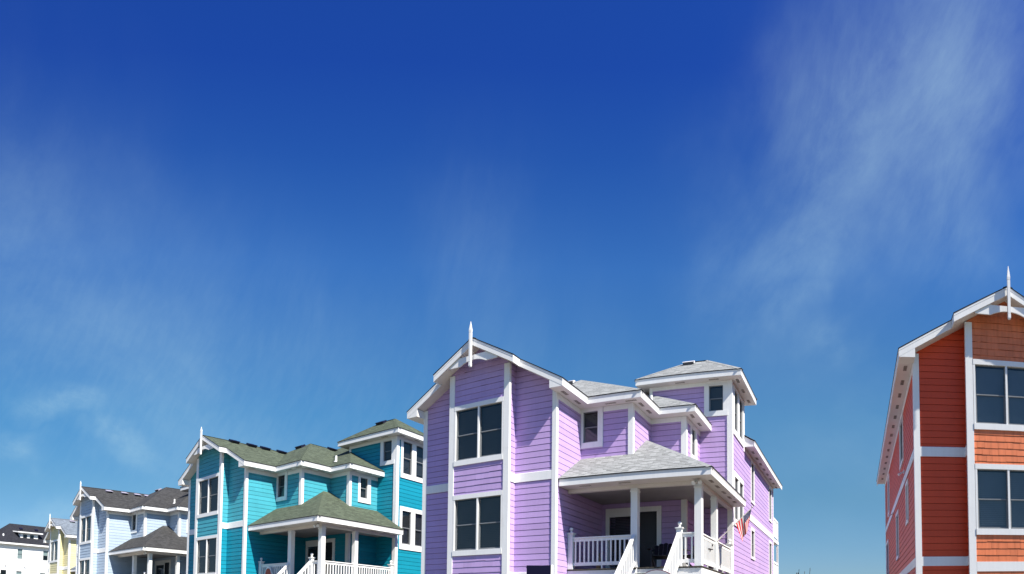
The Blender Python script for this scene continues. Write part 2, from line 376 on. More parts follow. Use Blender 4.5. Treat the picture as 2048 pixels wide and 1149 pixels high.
# ------------------------------------------------------------------ windows
def window(root, p, u, z0, z1, units, trim=(0.10, 0.12, 0.10, 0.10), blind='half', name='window', sash=True, proud=0.034, mull=0.07, label=None, bm=None):
    """p: point on the wall at the left end of the glazing; u: unit vector along the wall; units: list of (s0, s1) glazed openings."""
    p = Vector((*p, 0)); u = Vector((*u, 0)).normalized(); n = Vector((u.y, -u.x, 0)); Z = Vector((0, 0, 1))
    tl, tt, tr, tb = trim; s0, s1 = units[0][0], units[-1][1]
    def bx(mb, a, b, za, zb, oa, ob, mi=0): mb.obox(p + u * a + n * oa + Z * za, u * (b - a), n * (ob - oa), Z * (zb - za), mi)
    w = MB()
    if tl: bx(w, s0 - tl, s0, z0, z1, -0.01, proud)
    if tr: bx(w, s1, s1 + tr, z0, z1, -0.01, proud)
    if tt: bx(w, s0 - tl, s1 + tr, z1, z1 + tt, -0.01, proud + 0.004)
    if tb: bx(w, s0 - tl, s1 + tr, z0 - tb, z0, -0.01, proud + 0.012)
    for (a, b), (c, d) in zip(units, units[1:]): bx(w, b, c, z0, z1, -0.06, proud - 0.004)
    # reveal and dark room behind
    dep = 0.75
    q = lambda s_, z_, o_: p + u * s_ + n * o_ + Z * z_
    for A in ([q(s0, z0, -.01), q(s0, z1, -.01), q(s0, z1, -.12), q(s0, z0, -.12)], [q(s1, z0, -.01), q(s1, z0, -.12), q(s1, z1, -.12), q(s1, z1, -.01)],
              [q(s0, z1, -.01), q(s1, z1, -.01), q(s1, z1, -.12), q(s0, z1, -.12)], [q(s0, z0, -.01), q(s0, z0, -.12), q(s1, z0, -.12), q(s1, z0, -.01)]):
        w.face(A)
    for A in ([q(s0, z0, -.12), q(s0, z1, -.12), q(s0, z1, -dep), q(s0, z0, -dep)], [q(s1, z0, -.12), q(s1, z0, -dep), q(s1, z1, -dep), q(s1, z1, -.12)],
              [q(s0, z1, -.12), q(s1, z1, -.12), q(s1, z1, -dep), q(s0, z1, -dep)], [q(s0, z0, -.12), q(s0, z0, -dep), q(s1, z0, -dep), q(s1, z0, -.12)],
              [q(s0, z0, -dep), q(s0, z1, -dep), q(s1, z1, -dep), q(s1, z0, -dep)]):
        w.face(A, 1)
    wo_ = w.build(name, [WHITE, DARK], root)
    if label: wo_['label'] = label
    sa, pa, ba = MB(), MB(), MB()
    for a, b in units:
        fr = 0.022; zm = (z0 + z1) / 2
        bx(sa, a, a + fr, z0, z1, -0.075, -0.012); bx(sa, b - fr, b, z0, z1, -0.075, -0.012)
        bx(sa, a + fr, b - fr, z0, z0 + fr, -0.075, -0.014); bx(sa, a + fr, b - fr, z1 - fr, z1, -0.075, -0.014)
        if sash:
            bx(sa, a + fr, b - fr, zm - 0.016, zm + 0.016, -0.07, -0.03)
            bx(sa, a + fr, a + fr + 0.022, z0 + fr, zm - 0.022, -0.07, -0.04); bx(sa, b - fr - 0.022, b - fr, z0 + fr, zm - 0.022, -0.07, -0.04)
            bx(sa, a + fr + 0.022, b - fr - 0.022, z0 + fr, z0 + fr + 0.03, -0.07, -0.04)
        tilt = R.uniform(-0.004, 0.004)
        pa.face([q(a + fr, z0 + fr, -.055 + tilt), q(b - fr, z0 + fr, -.055 - tilt), q(b - fr, zm, -.055 - tilt), q(a + fr, zm, -.055 + tilt)])
        t2 = R.uniform(-0.004, 0.004)
        pa.face([q(a + fr, zm, -.04 + t2), q(b - fr, zm, -.04 - t2), q(b - fr, z1 - fr, -.04 - t2), q(a + fr, z1 - fr, -.04 + t2)])
        if blind:
            zb = z0 + 0.02 if blind == 'full' else z0 + (z1 - z0) * R.uniform(0.0, 0.12) + 0.02
            zz = z1 - 0.05
            while zz > zb:
                ba.face([q(a + .01, zz, -.10), q(b - .01, zz, -.10), q(b - .01, zz - 0.047, -.118), q(a + .01, zz - 0.047, -.118)]); zz -= 0.052
    sa.build('sash', VINYL, wo_); pa.build('pane', GLASS, wo_)
    if blind: ba.build('blind', bm or BLIND, wo_)
    return wo_

# ------------------------------------------------------------------ the beach house (the same plan five times over)
W1, W2, W3, W4 = 4.78, 6.473, 7.646, 8.766
D1, D2, D3, D4, DE = 1.675, 3.36, 5.096, 7.342, 15.05
XC, BW, PB, OH, OHB, HB, PM = 2.39, 1.05, 0.381, 0.419, 0.415, 1.428, 0.569
ZR, E, FH = 8.295, 6.697, 0.209
ZB0, ZB1 = 4.008, 4.254          # floor band
ZL0, ZL1, ZU0, ZU1 = 2.056, 3.611, 4.806, 6.361
BASE = -2.3
DK, PY, PX = 1.48, 0.783, 8.82   # porch deck height, front edge, right edge
ZP, PFY, PFX = 4.027, 0.159, 9.246
def roofz(x): return ZR - PM * abs(x - XC)

def roof_poly(mb, pts, eave_dir, up_dir, mi=0):
    o = Vector(pts[0]); ed = Vector(eave_dir).normalized(); ud = Vector(up_dir).normalized()
    mb.face(pts, mi, [((Vector(p) - o).dot(ed) + 31.0 + o.x * 0.7, (Vector(p) - o).dot(ud)) for p in pts])
def cap_strip(mb, a, b, w=0.13, lift=0.018):
    """shingle caps along a hip or ridge"""
    a, b = Vector(a), Vector(b); d = (b - a); L = d.length; d.normalize()
    sx = d.cross(Vector((0, 0, 1))).normalized(); up = sx.cross(d).normalized()
    drop = w * 0.40
    n = max(1, int(L / 0.16))
    for i in range(n):
        p, q = a + d * (L * i / n), a + d * (L * (i + 1) / n)
        l0, l1 = lift + 0.003, lift
        for sg in (-1, 1):
            A = [p + up * l0, q + up * l1, q + sx * w * sg + up * (l1 - drop), p + sx * w * sg + up * (l0 - drop)]
            mb.face(A if sg > 0 else A[::-1], 0, [(i * .37, 0.03), (i * .37 + .16, 0.03), (i * .37 + .16, .11), (i * .37, .11)])

def house(label, loc, yaw, C, vents, full=True, shingles=False):
    root = thing('beach_house', label, 'house', loc, yaw, 'gabled beach houses standing in a row')
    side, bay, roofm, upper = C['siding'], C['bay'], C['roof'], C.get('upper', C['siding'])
    zs = E - FH - 0.004                     # underside of the eaves
    # --- walls
    # front gable wall left and right of the bay
    lg = lambda z: (0.0 if z < 6.94 - 0.0 else (z - (roofz(0) - .25)) / PM, W1 if z < 6.94 else W1 - (z - (roofz(W1) - .25)) / PM)
    def gl(z):                              # sloped soffit limits the gable courses
        t = max(0.0, (z - (roofz(0) - 0.180)) / PM); return (t, W1 - t)
    b0, b1 = XC - BW, XC + BW
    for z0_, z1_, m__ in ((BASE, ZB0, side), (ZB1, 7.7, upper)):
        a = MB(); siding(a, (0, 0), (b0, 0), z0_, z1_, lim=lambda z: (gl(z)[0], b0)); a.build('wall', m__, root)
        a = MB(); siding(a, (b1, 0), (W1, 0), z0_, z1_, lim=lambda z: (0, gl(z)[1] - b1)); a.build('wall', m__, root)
    # bay
    a = MB()
    siding(a, (b0, 0), (b0, -PB), BASE, ZB0); a.build('wall', side, root); a = MB(); siding(a, (b1, -PB), (b1, 0), BASE, ZB0)
    gx0, gx1 = XC - 0.834, XC + 0.834
    hl = [(gx0 - b0 - .02, gx1 - b0 + .02, ZL0 - .1, ZL1 + .05), (gx0 - b0 - .02, gx1 - b0 + .02, ZU0 - .1, ZU1 + .05)]
    a.build('wall', side, root)
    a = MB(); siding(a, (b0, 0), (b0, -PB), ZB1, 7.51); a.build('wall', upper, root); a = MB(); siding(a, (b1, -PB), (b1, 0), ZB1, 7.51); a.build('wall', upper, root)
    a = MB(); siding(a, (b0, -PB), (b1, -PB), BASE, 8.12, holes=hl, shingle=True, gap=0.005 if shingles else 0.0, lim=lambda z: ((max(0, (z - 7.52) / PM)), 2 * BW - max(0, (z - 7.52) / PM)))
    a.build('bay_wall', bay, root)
    # right faces and stepped fronts
    a = MB(); siding(a, (W1, 0), (W1, D2), BASE, ZP + .1); a.build('wall', side, root)
    a = MB(); siding(a, (W1, 0), (W1, D1), ZP + .1, zs); a.build('wall', upper, root)
    a = MB(); siding(a, (W1, D1), (W2, D1), ZP - .1, zs, holes=[(0.085, 0.585, 5.42, 6.40)]); siding(a, (W2, D1), (W2, D2), ZP - .1, zs)
    siding(a, (W2, D2), (W3, D2), ZP - .1, zs); siding(a, (W3, D2), (W3, D3), ZP - .1, zs, holes=[(0.64, 1.10, 5.42, 6.33)])
    a.build('wall', upper, root)
    a = MB(); siding(a, (W1, D2), (W3, D2), DK, ZP, holes=[(0.27, 1.91, DK, 3.50)]); siding(a, (W3, D2), (W3, D3), BASE, ZP)
    a.build('wall', C.get('porch', side), root)
    a = MB(); siding(a, (W3, D3), (W4, D3), BASE, 5.0); siding(a, (W3, D3), (W4, D3), 5.0, 8.19, holes=[(7.975 - W3, 8.485 - W3, 7.15, 8.06)])
    siding(a, (5.866, D3), (W3, D3), 6.4, 8.19)
    tw = [(5.50, 6.13), (6.40, 7.05)]
    siding(a, (W4, D3), (W4, D4), BASE, 8.19, holes=[(tw[0][0] - D3, tw[1][1] - D3, 6.60, 8.06), (tw[0][0] - D3, tw[1][1] - D3, 3.49, 4.98)])
    siding(a, (W4, D4), (5.866, D4), 6.4, 8.19); siding(a, (5.866, D4), (5.866, D3), 7.0, 8.19)
    a.build('tower_wall', side, root)
    a = MB()
    hr = [(8.84 - D4, 9.47 - D4, 4.75, 6.30), (8.76 - D4, 9.47 - D4, 2.50, 3.58), (13.68 - D4, 14.42 - D4, 4.76, 6.27), (13.6 - D4, 14.38 - D4, 2.1, 3.66)]
    siding(a, (W4, D4), (W4, DE), BASE, 3.93, holes=hr); siding(a, (W4, D4), (W4, DE), 4.17, zs, holes=hr); siding(a, (W4, D4), (W4, DE), 3.93, 4.17)
    siding(a, (W4, DE), (0, DE), BASE, zs); a.build('wall', side, root)
    a = MB()
    hL = [(DE - 4.98, DE - 3.72, 4.90, 6.35), (DE - 2.77, DE - 2.20, 2.69, 3.79), (DE - 7.35, DE - 6.33, 2.04, 3.60), (DE - 12.7, DE - 11.6, 4.55, 6.1), (DE - 14.6, DE - 12.9, 1.4, 3.35)]
    siding(a, (0, DE), (0, 0), BASE, ZB0 - .0, holes=hL); siding(a, (0, DE), (0, 0), ZB0, ZB1); siding(a, (0, DE), (0, 0), ZB1, zs, holes=hL); a.build('wall', C.get('left', side), root)
    # --- trim boards
    def corner(x, y, z0, z1, dx, dy, wx=0.13, wy=0.11, t=0.032):
        """L-shaped board on the outer corner (x,y); dx, dy point back along the two walls"""
        c = MB()
        P = [(x - dx * t, y - dy * t), (x + dx * wx, y - dy * t), (x + dx * wx, y), (x, y), (x, y + dy * wy), (x - dx * t, y + dy * wy)]
        c.prism([(px, py, z0) for px, py in P], (0, 0, z1 - z0)); return c.build('corner_board', WHITE, root)
    corner(0, 0, BASE, 6.74, 1, 1); corner(W1, 0, BASE, 6.74, -1, 1, 0.10, 0.10)
    corner(b0, -PB, BASE, 7.47, 1, 1, 0.155, 0.07); corner(b1, -PB, BASE, 7.47, -1, 1, 0.155, 0.07)
    corner(W2, D1, ZP, zs, -1, 1); corner(W3, D2, DK, zs, -1, 1, 0.15, 0.10); corner(W4, D3, BASE, 8.19, -1, 1, 0.15, 0.14)
    corner(W4, D4, 6.3, 8.19, -1, -1, 0.1, 0.10); corner(5.866, D3, 6.6, 8.19, 1, 1, 0.08, 0.08); corner(W4, DE, BASE, zs, -1, -1); corner(0, DE, BASE, zs, 1, -1)
    def piece(name, path, prof, par=root, mats=WHITE, **k):
        m__ = MB(); m__.sweep(path, prof, **k); return m__.build(name, mats, par)
    pr = [(0, ZB0), (0.03, ZB0), (0.03, ZB1), (0.022, ZB1 + .012), (0, ZB1 + .012)]
    piece('trim_band', [(0.125, 0), (b0, 0), (b0, -PB + .075)], pr); piece('trim_band', [(b1, -PB + .075), (b1, 0), (W1 - .105, 0)], pr)
    piece('trim_band', [(0, DE - .12), (0, .12)], pr); piece('trim_band', [(W4, D4 + 1.0), (W4, DE - .12)], [(0, 3.9), (.03, 3.9), (.03, 4.16), (0, 4.17)])
    pr = [(0, 1.13), (0.03, 1.13), (0.03, 1.37), (0, 1.38)]
    piece('trim_band', [(0.125, 0), (b0, 0), (b0, -PB + .075)], pr); piece('trim_band', [(b1, -PB + .075), (b1, 0), (W1 - .105, 0)], pr); piece('trim_band', [(0, DE - .12), (0, .12)], pr)
    piece('trim_band', [(b0 + .16, -PB), (b1 - .16, -PB)], [(0, 0.95), (0.03, 0.95), (0.03, 1.2), (0, 1.2)])
    pr = [(0, zs - .155), (0.024, zs - .155), (0.024, zs), (0, zs)]
    piece('frieze', [(W1, .105), (W1, D1)], pr); piece('frieze', [(W1 + .76, D1), (W2 - .135, D1)], pr); piece('frieze', [(W2, D1 + .115), (W2, D2), (W3 - .155, D2)], pr)
    piece('frieze', [(W3, D2 + .105), (W3, D3)], pr); piece('frieze', [(W4, D4 + .3), (W4, DE - .12)], pr); piece('frieze', [(0, DE - .12), (0, .115)], pr)
    pr = [(0, 8.06), (0.024, 8.06), (0.024, 8.19), (0, 8.19)]
    piece('frieze', [(5.946, D3), (W4 - .155, D3)], pr); piece('frieze', [(W4, D3 + .145), (W4, D4 - .105)], pr); piece('frieze', [(W4 - .105, D4), (5.866, D4), (5.866, D3 + .085)], pr)
    # --- roof (union of four nested hips) with a black drip edge
    rf = MB(); rt = 0.018
    xl = -OH - 0.02; yb = DE + OH
    def Z(x=None, y=None, z=None): return z
    eA, eB, eC, eD = W1 + OH, W2 + OH, W3 + OH, W4 + OH
    sl = Vector((0, 1, 0)); sx = Vector((1, 0, 0))
    q = lambda x, y, z: (x, y, z + rt)
    zl = E - 0.02 * PM
    L_ = [q(xl, -OH - .02, zl), q(XC - HB, -OH - .02, roofz(XC - HB)), q(XC - HB - .015, -PB - OHB - .02, roofz(XC - HB)), q(XC, -PB - OHB - .02, ZR), q(2.39, 4.065, ZR), q(3.2365, 4.9115, 8.777),
          q(3.2365, 6.597, 8.777), q(3.823, 7.183, 9.111), q(3.823, 9.742, 9.111), q(4.383, 10.302, 9.43), q(4.383, yb, 9.43), q(xl, yb, zl)]
    roof_poly(rf, L_[::-1], (0, 1, 0), (1, 0, PM))
    xr = eA + .02
    roof_poly(rf, [q(xr, -OH - .02, zl), q(xr, D1 - OH - .02, zl), q(2.39, 4.065, ZR), q(XC, -PB - OHB - .02, ZR), q(XC + HB + .015, -PB - OHB - .02, roofz(XC + HB)), q(XC + HB, -OH - .02, roofz(XC + HB))], (0, 1, 0), (-1, 0, PM))
    roof_poly(rf, [q(xr, D1 - OH - .02, zl), q(eB + .02, D1 - OH - .02, zl), q(3.2365, 4.9115, 8.777), q(2.39, 4.065, ZR)], (1, 0, 0), (0, 1, PM))
    roof_poly(rf, [q(eB + .02, D1 - OH - .02, zl), q(eB + .02, D2 - OH - .02, zl), q(3.2365, 6.597, 8.777), q(3.2365, 4.9115, 8.777)], (0, 1, 0), (-1, 0, PM))
    roof_poly(rf, [q(eB + .02, D2 - OH - .02, zl), q(eC + .02, D2 - OH - .02, zl), q(3.823, 7.183, 9.111), q(3.2365, 6.597, 8.777)], (1, 0, 0), (0, 1, PM))
    roof_poly(rf, [q(eC + .02, D2 - OH - .02, zl), q(eC + .02, 5.5, zl), q(3.823, 9.742, 9.111), q(3.823, 7.183, 9.111)], (0, 1, 0), (-1, 0, PM))
    roof_poly(rf, [q(eC, 5.5, E), q(8.70, 5.5, E), q(8.70, 5.985, E + .276), q(4.383, 10.302, 9.43), q(3.823, 9.742, 9.111)], (1, 0, 0), (0, 1, PM))
    roof_poly(rf, [q(eD + .02, 7.3, zl), q(eD + .02, yb, zl), q(4.383, yb, 9.43), q(4.383, 10.302, 9.43), q(7.385, 7.3, E + .57 * 1.8)], (0, 1, 0), (-1, 0, PM))
    for A, B in [((5.199, -OH + 1.9 - .225, E), None)]: pass
    cap_strip(rf, (eB, D1 - OH, E), (3.2365, 4.9115, 8.777)); cap_strip(rf, (3.2365, 4.9115, 8.777), (3.2365, 6.55, 8.777))
    cap_strip(rf, (eC, D2 - OH, E), (3.823, 7.183, 9.111)); cap_strip(rf, (XC, -PB - OHB - .02, ZR), (XC, 4.0, ZR)); cap_strip(rf, (3.823, 7.183, 9.111), (3.823, 9.7, 9.111))
    # tower roof
    x0, x1, y0, y1 = 5.447, 9.185, D3 - OH, D4 + OH; zt, za = 8.40, 9.43
    xa, xb, ym = x0 + 1.545, x1 - 1.545, (y0 + y1) / 2; g = .02
    T = lambda x, y: q(x, y, zt - .012)
    roof_poly(rf, [T(x0 - g, y0 - g), T(x1 + g, y0 - g), q(xb, ym, za), q(xa, ym, za)], (1, 0, 0), (0, 1, .66))
    roof_poly(rf, [T(x1 + g, y0 - g), T(x1 + g, y1 + g), q(xb, ym, za)], (0, 1, 0), (-1, 0, .66))
    roof_poly(rf, [T(x1 + g, y1 + g), T(x0 - g, y1 + g), q(xa, ym, za), q(xb, ym, za)], (-1, 0, 0), (0, -1, .66))
    roof_poly(rf, [T(x0 - g, y1 + g), T(x0 - g, y0 - g), q(xa, ym, za)], (0, -1, 0), (1, 0, .66))
    for A, B in [((x1, y0, zt), (xb, ym, za)), ((x0, y0, zt), (xa, ym, za)), ((x1, y1, zt), (xb, ym, za)), ((xa, ym, za), (xb, ym, za))]: cap_strip(rf, A, B)
    # drip edges
    de = [(-0.01, E - .018), (0.020, E - .020), (0.020, E + .010), (-0.01, E + .014)]
    chain = [(eA, -OH), (eA, D1 - OH), (eB, D1 - OH), (eB, D2 - OH), (eC, D2 - OH), (eC, D3 - .002)]
    rf.sweep(chain, de, mi=1); rf.sweep([(-OH, yb), (-OH, -OH)], de, mi=1); rf.sweep([(eD, D4 - .03), (eD, yb)], de, mi=1)
    tz = [(o, z - E + zt) for o, z in de]
    tower_path = [(x0, y0), (x1, y0), (x1, y1), (x0, y1)]
    rf.sweep(tower_path, tz, closed=True, mi=1)
    roof = rf.build('roof', [roofm, DRIP], root)
    # rake drip edges + rake boards
    fa = MB()
    def rake(xa_, xb_, y, depth, ret=None):
        for k, (dz0, dz1, t, mi) in enumerate([(-FH, 0.0, 0.0, 0), (-.055, 0.0, 0.007, 0), (-.004, .024, 0.014, 1)]):
            yy = y - t; th_ = depth
            yb_ = y + 0.03 if k == 0 else y
            P = [(xa_, yb_, roofz(xa_) + dz0), (xb_, yb_, roofz(xb_) + dz0), (xb_, yb_, roofz(xb_) + dz1), (xa_, yb_, roofz(xa_) + dz1)]
            fa.prism(P, (0, yy - yb_, 0), mi)
    yB = -PB - OHB
    rake(XC - HB, XC - .001, yB, .03); rake(XC + .001, XC + HB, yB, .03)
    rake(-OH, XC - HB - .001, -OH, .03); rake(XC + HB + .001, eA, -OH, .03)
    # returns at the foot of the bay rakes
    for sg in (-1, 1):
        x = XC + sg * HB
        fa.prism([(x, yB + .032, roofz(x) - FH), (x, -OH - .002, roofz(x) - FH), (x, -OH - .002, roofz(x) - .002), (x, yB + .032, roofz(x) - .002)], (-sg * .025, 0, 0))
        fa.prism([(x, yB - .02, roofz(x)), (x, -OH - .03, roofz(x)), (x, -OH - .03, roofz(x) + .024), (x, yB - .02, roofz(x) + .024)], (sg * .012, 0, 0), 1)
        # boxed eave return
        xe = XC + sg * (W1 / 2 + OH); xi = XC + sg * 2.392
        fa.prism([(xi, -OH + .034, zs), (xe - sg * .03, -OH + .034, zs), (xe - sg * .03, -OH + .034, E - FH + .02), (xi, -OH + .034, roofz(xi) - FH + .02)], (0, -.03, 0))
        fa.face([(xi, -OH + .034, zs), (xi, -OH + .034, roofz(xi) - FH), (xi, -.0, roofz(xi) - FH), (xi, -.0, zs)])
    fp = [(-0.028, E - FH), (-.002, E - FH), (-.002, E - .055), (.007, E - .052), (.007, E - .019), (-.028, E - .019)]
    piece('fascia', [(eA, -OH + .002)] + chain[1:], fp); piece('fascia', [(-OH, yb), (-OH, -OH + .002)], fp); piece('fascia', [(eD, D4 - .01), (eD, yb)], fp)
    piece('fascia', tower_path, [(o, z - E + zt) for o, z in fp], closed=True)
    # rake of the rear roof behind the tower
    f2 = MB(); f2.prism([(W4 + .034, 7.375, E - FH), (eD - .03, 7.375, E - FH), (eD - .03, 7.375, E - .02), (W4 + .034, 7.375, E - .02 + (OH - .03 - .034) * PM)], (0, -.03, 0)); f2.build('rake_board', WHITE, root)
    fa.build('rake_board', [WHITE, DRIP], root)
    # --- soffits
    so_ = MB()
    flat = lambda x0_, x1_, y0_, y1_, z: so_.face([(x0_, y0_, z), (x0_, y1_, z), (x1_, y1_, z), (x1_, y0_, z)])
    z_ = zs + .006
    so_.sweep([(W1, -OH + .005), (W1, D1), (W2, D1), (W2, D2), (W3, D2), (W3, D3)], [(0, z_), (OH - .026, z_), (OH - .026, z_ + .004), (0, z_ + .004)], cap=False)
    so_.sweep([(0, DE), (0, -OH + .005)], [(0, z_), (OH - .026, z_), (OH - .026, z_ + .004), (0, z_ + .004)], cap=False)
    so_.sweep([(W4, D4), (W4, DE)], [(0, z_), (OH - .026, z_), (OH - .026, z_ + .004), (0, z_ + .004)], cap=False)
    so_.sweep([(5.866, D3), (W4, D3), (W4, D4), (5.866, D4)], [(0, 8.192), (OH - .026, 8.192), (OH - .026, 8.196), (0, 8.196)], closed=True)
    # sloped soffit under the gable
    dz = FH - .02
    for sg in (-1, 1):
        p_ = lambda x, y: (x, y, roofz(x) - dz)
        xo = XC + sg * (HB - .026); xm = XC + sg * 2.40
        so_.face([p_(XC, yB + .03), p_(xo, yB + .03), p_(xo, .05), p_(XC, .05)]); so_.face([p_(xo, -OH + .03), p_(xm, -OH + .03), p_(xm, .05), p_(xo, .05)])
    sof = so_.build('soffit', SOFFIT, root)
    if full:
        def vent(parent, x, y, z, along):
            v_ = MB(); a_, b_ = (0.17, 0.045) if along == 'x' else (0.045, 0.17)
            v_.box((x - a_, y - b_, z - .006), (x + a_, y + b_, z - .001))
            for k in range(3):
                if along == 'x': v_.box((x - a_, y - .036 + k * .03, z - .010), (x + a_, y - .030 + k * .03, z - .006), 1)
                else: v_.box((x - .036 + k * .03, y - b_, z - .010), (x - .030 + k * .03, y + b_, z - .006), 1)
            v_.build('soffit_vent', [VENTHOLE, SOFFIT], parent)
        for y in (0.15, 1.0): vent(sof, W1 + .2, y, z_, 'y')
        for x in (5.85, 6.5): vent(sof, x, D1 - .2, z_, 'x')
        vent(sof, W2 + .2, 1.9, z_, 'y'); vent(sof, W2 + .2, 2.6, z_, 'y'); vent(sof, W3 + .2, 3.4, z_, 'y'); vent(sof, W3 + .2, 4.3, z_, 'y')
        for x in (7.0, 8.2): vent(sof, x, D3 - .2, 8.192, 'x')
        for y in (5.2, 6.2, 7.3): vent(sof, W4 + .2, y, 8.192, 'y')
        for k in range(8): vent(sof, W4 + .2, 8.2 + k * .95, z_, 'y')
        if C.get('leftvents'):
            for k in range(14): vent(sof, -.2, 0.35 + k * 1.04, z_, 'y')
    # --- finial and gable brace
    fi = MB()
    def tap(z0_, z1_, h0, h1):
        c = (XC, yB - .075)
        A = [(c[0] - h0, c[1] - h0, z0_), (c[0] + h0, c[1] - h0, z0_), (c[0] + h0, c[1] + h0, z0_), (c[0] - h0, c[1] + h0, z0_)]
        B = [(c[0] - h1, c[1] - h1, z1_), (c[0] + h1, c[1] - h1, z1_), (c[0] + h1, c[1] + h1, z1_), (c[0] - h1, c[1] + h1, z1_)]
        for i in range(4): fi.face([A[i], A[(i + 1) % 4], B[(i + 1) % 4], B[i]])
        fi.face(A[::-1]); fi.face(B)
    q_, ft = .036, C.get('fin', 0.0)
    tap(7.40, 7.43, q_ * .75, q_ * 1.02); tap(7.43, 7.54, q_ * 1.02, q_); tap(7.55, 8.42, q_, q_); tap(8.43, 8.50, q_, q_ * 1.08); tap(8.50, 8.60 + ft * .5, q_ * 1.08, q_ * .8); tap(8.60 + ft * .5, 8.80 + ft, q_ * .8, .005); tap(7.54, 7.55, q_ * .8, q_ * .8); tap(8.42, 8.43, q_ * .8, q_ * .8)
    fi.build('finial', WHITE, root)
    br = MB(); n = 10
    for sg in (-1, 1):
        bot = [(XC + sg * (.02 + .44 * i / n), 7.66 - .115 * (i / n) ** 2.0) for i in range(n + 1)] + [(XC + sg * .86, 7.55)]
        top = [(XC + sg * .02, 7.80), (XC + sg * .44, 7.80), (XC + sg * .50, roofz(XC + .50) - FH + .03), (XC + sg * .86, 7.63)]
        P = [(x, yB + .045, z) for x, z in bot + top[::-1]]
        br.prism(P, (0, .04, 0))
    br.build('gable_brace', WHITE, root)
    # --- windows
    bu = [(0, .81), (.86, 1.668)]
    for z0_, z1_ in ((ZL0, ZL1), (ZU0, ZU1)):
        window(root, (gx0, -PB), (1, 0), z0_, z1_, bu, trim=(.052, .135, .052, .16), blind='full', bm=C.get('blinds'))
    window(root, (4.865, D1), (1, 0), 5.43, 6.39, [(0, .49)], trim=(.075, .10, .17, .17))
    window(root, (W3, 4.0), (0, 1), 5.43, 6.32, [(0, .45)], trim=(.13, .10, .20, .20), blind=C.get('b3', 'half'))
    window(root, (7.985, D3), (1, 0), 7.16, 8.05, [(0, .495)], trim=(.17, .03, .17, .18))
    window(root, (W4, tw[0][0]), (0, 1), 6.61, 8.05, [(0, .62), (.90, 1.54)], trim=(.16, .03, .10, .20), mull=.2, blind=None if C.get('clear') else 'half')
    window(root, (W4, tw[0][0]), (0, 1), 3.50, 4.97, [(0, .62), (.90, 1.54)], trim=(.16, .18, .10, .24), mull=.2, blind='full')
    if full:
        window(root, (W4, 8.85), (0, 1), 4.76, 6.29, [(0, .60)]); window(root, (W4, 8.78), (0, 1), 2.52, 3.56, [(0, .66)])
        window(root, (W4, 13.7), (0, 1), 4.78, 6.25, [(0, .70)]); window(root, (W4, 13.62), (0, 1), 2.12, 3.64, [(0, .74)])
    if C.get('leftvents'):
        for (a0, a1, z0_, z1_) in [(3.74, 4.96, 4.92, 6.33), (2.22, 2.75, 2.71, 3.77), (6.35, 7.33, 2.06, 3.58), (11.62, 12.68, 4.57, 6.08), (12.92, 14.58, 1.42, 3.33)]:
            window(root, (0, a1), (0, -1), z0_, z1_, [(0, a1 - a0)], trim=(.13, .12, .13, .12))
    # --- front door under the porch: sidelight, door
    d = MB(); y = D2; zt_ = 3.50
    d.box((W1 + .14, y - .035, DK), (W1 + .27, y + .01, zt_)); d.box((6.69, y - .035, DK), (6.84, y + .01, zt_)); d.box((W1 + .14, y - .04, zt_), (6.84, y + .01, 3.66))
    d.box((6.02, y - .03, DK), (6.10, y + .01, zt_)); d.box((W1 + .27, y - .03, 3.38), (6.02, y + .01, zt_)); d.box((W1 + .27, y - .03, DK), (6.02, y + .01, 1.72))
    fr = d.build('door_frame', WHITE, root)
    d = MB(); d.box((6.10, y + .03, DK), (6.69, y + .07, zt_)); d.box((6.17, y + .018, DK + .15), (6.62, y + .03, DK + .85)); d.box((6.17, y + .018, DK + 1.0), (6.62, y + .03, zt_ - .15))
    dr = d.build('door', mat('dark_door', (.02, .02, .024), rough=.35), fr); dr['label'] = 'dark front door'
    d = MB(); d.face([(W1 + .27, y, 1.72), (6.02, y, 1.72), (6.02, y, 3.38), (W1 + .27, y, 3.38)]); d.build('pane', GLASS, fr)
    d = MB(); zz = 3.36
    while zz > 1.74: d.face([(W1 + .28, y + .05, zz), (6.01, y + .05, zz), (6.01, y + .07, zz - .03), (W1 + .28, y + .07, zz - .03)]); zz -= .052
    d.face([(W1 + .27, y + .5, DK), (6.1, y + .5, DK), (6.1, y + .5, zt_), (W1 + .27, y + .5, zt_)], 1)
    d.build('blind', [BLIND, DARK], fr)
    # --- porch roof
    pm = 0.598; pk = (W2 + .002, PFY + 2.772, ZP + 2.772 * pm)
    r_ = MB(); Y0 = PFY - .02; g = .02; zz = lambda yy: ZP + (yy - PFY) * pm + .018; zx = lambda xx: ZP + (PFX - xx) * pm + .018
    roof_poly(r_, [(W1 + .002, Y0, zz(Y0)), (PFX + g, Y0, zz(Y0)), (pk[0], pk[1], zz(pk[1])), (pk[0], D1, zz(D1)), (W1 + .002, D1, zz(D1))], (1, 0, 0), (0, 1, pm))
    roof_poly(r_, [(PFX + g, Y0, zx(PFX + g)), (PFX + g, D3 - .002, zx(PFX + g)), (W3, D3 - .002, zx(W3)), (W3, D2, zx(W3)), (pk[0], D2, zx(pk[0])), (pk[0], pk[1], zx(pk[0]))], (0, 1, 0), (-1, 0, pm))
    cap_strip(r_, (PFX, PFY, ZP), pk)
    r_.sweep([(W1 + .002, PFY), (PFX, PFY), (PFX, D3 - .002)], [(o, z - E + ZP) for o, z in de], mi=1)
    pr_ = r_.build('porch_roof', [roofm, DRIP], root)
    f_ = MB(); f_.sweep([(W1 + .034, PFY), (PFX, PFY), (PFX, D3 - .034)], [(o, z - E + ZP) for o, z in fp]); f_.build('fascia', WHITE, pr_)
    zc = ZP - FH + .006
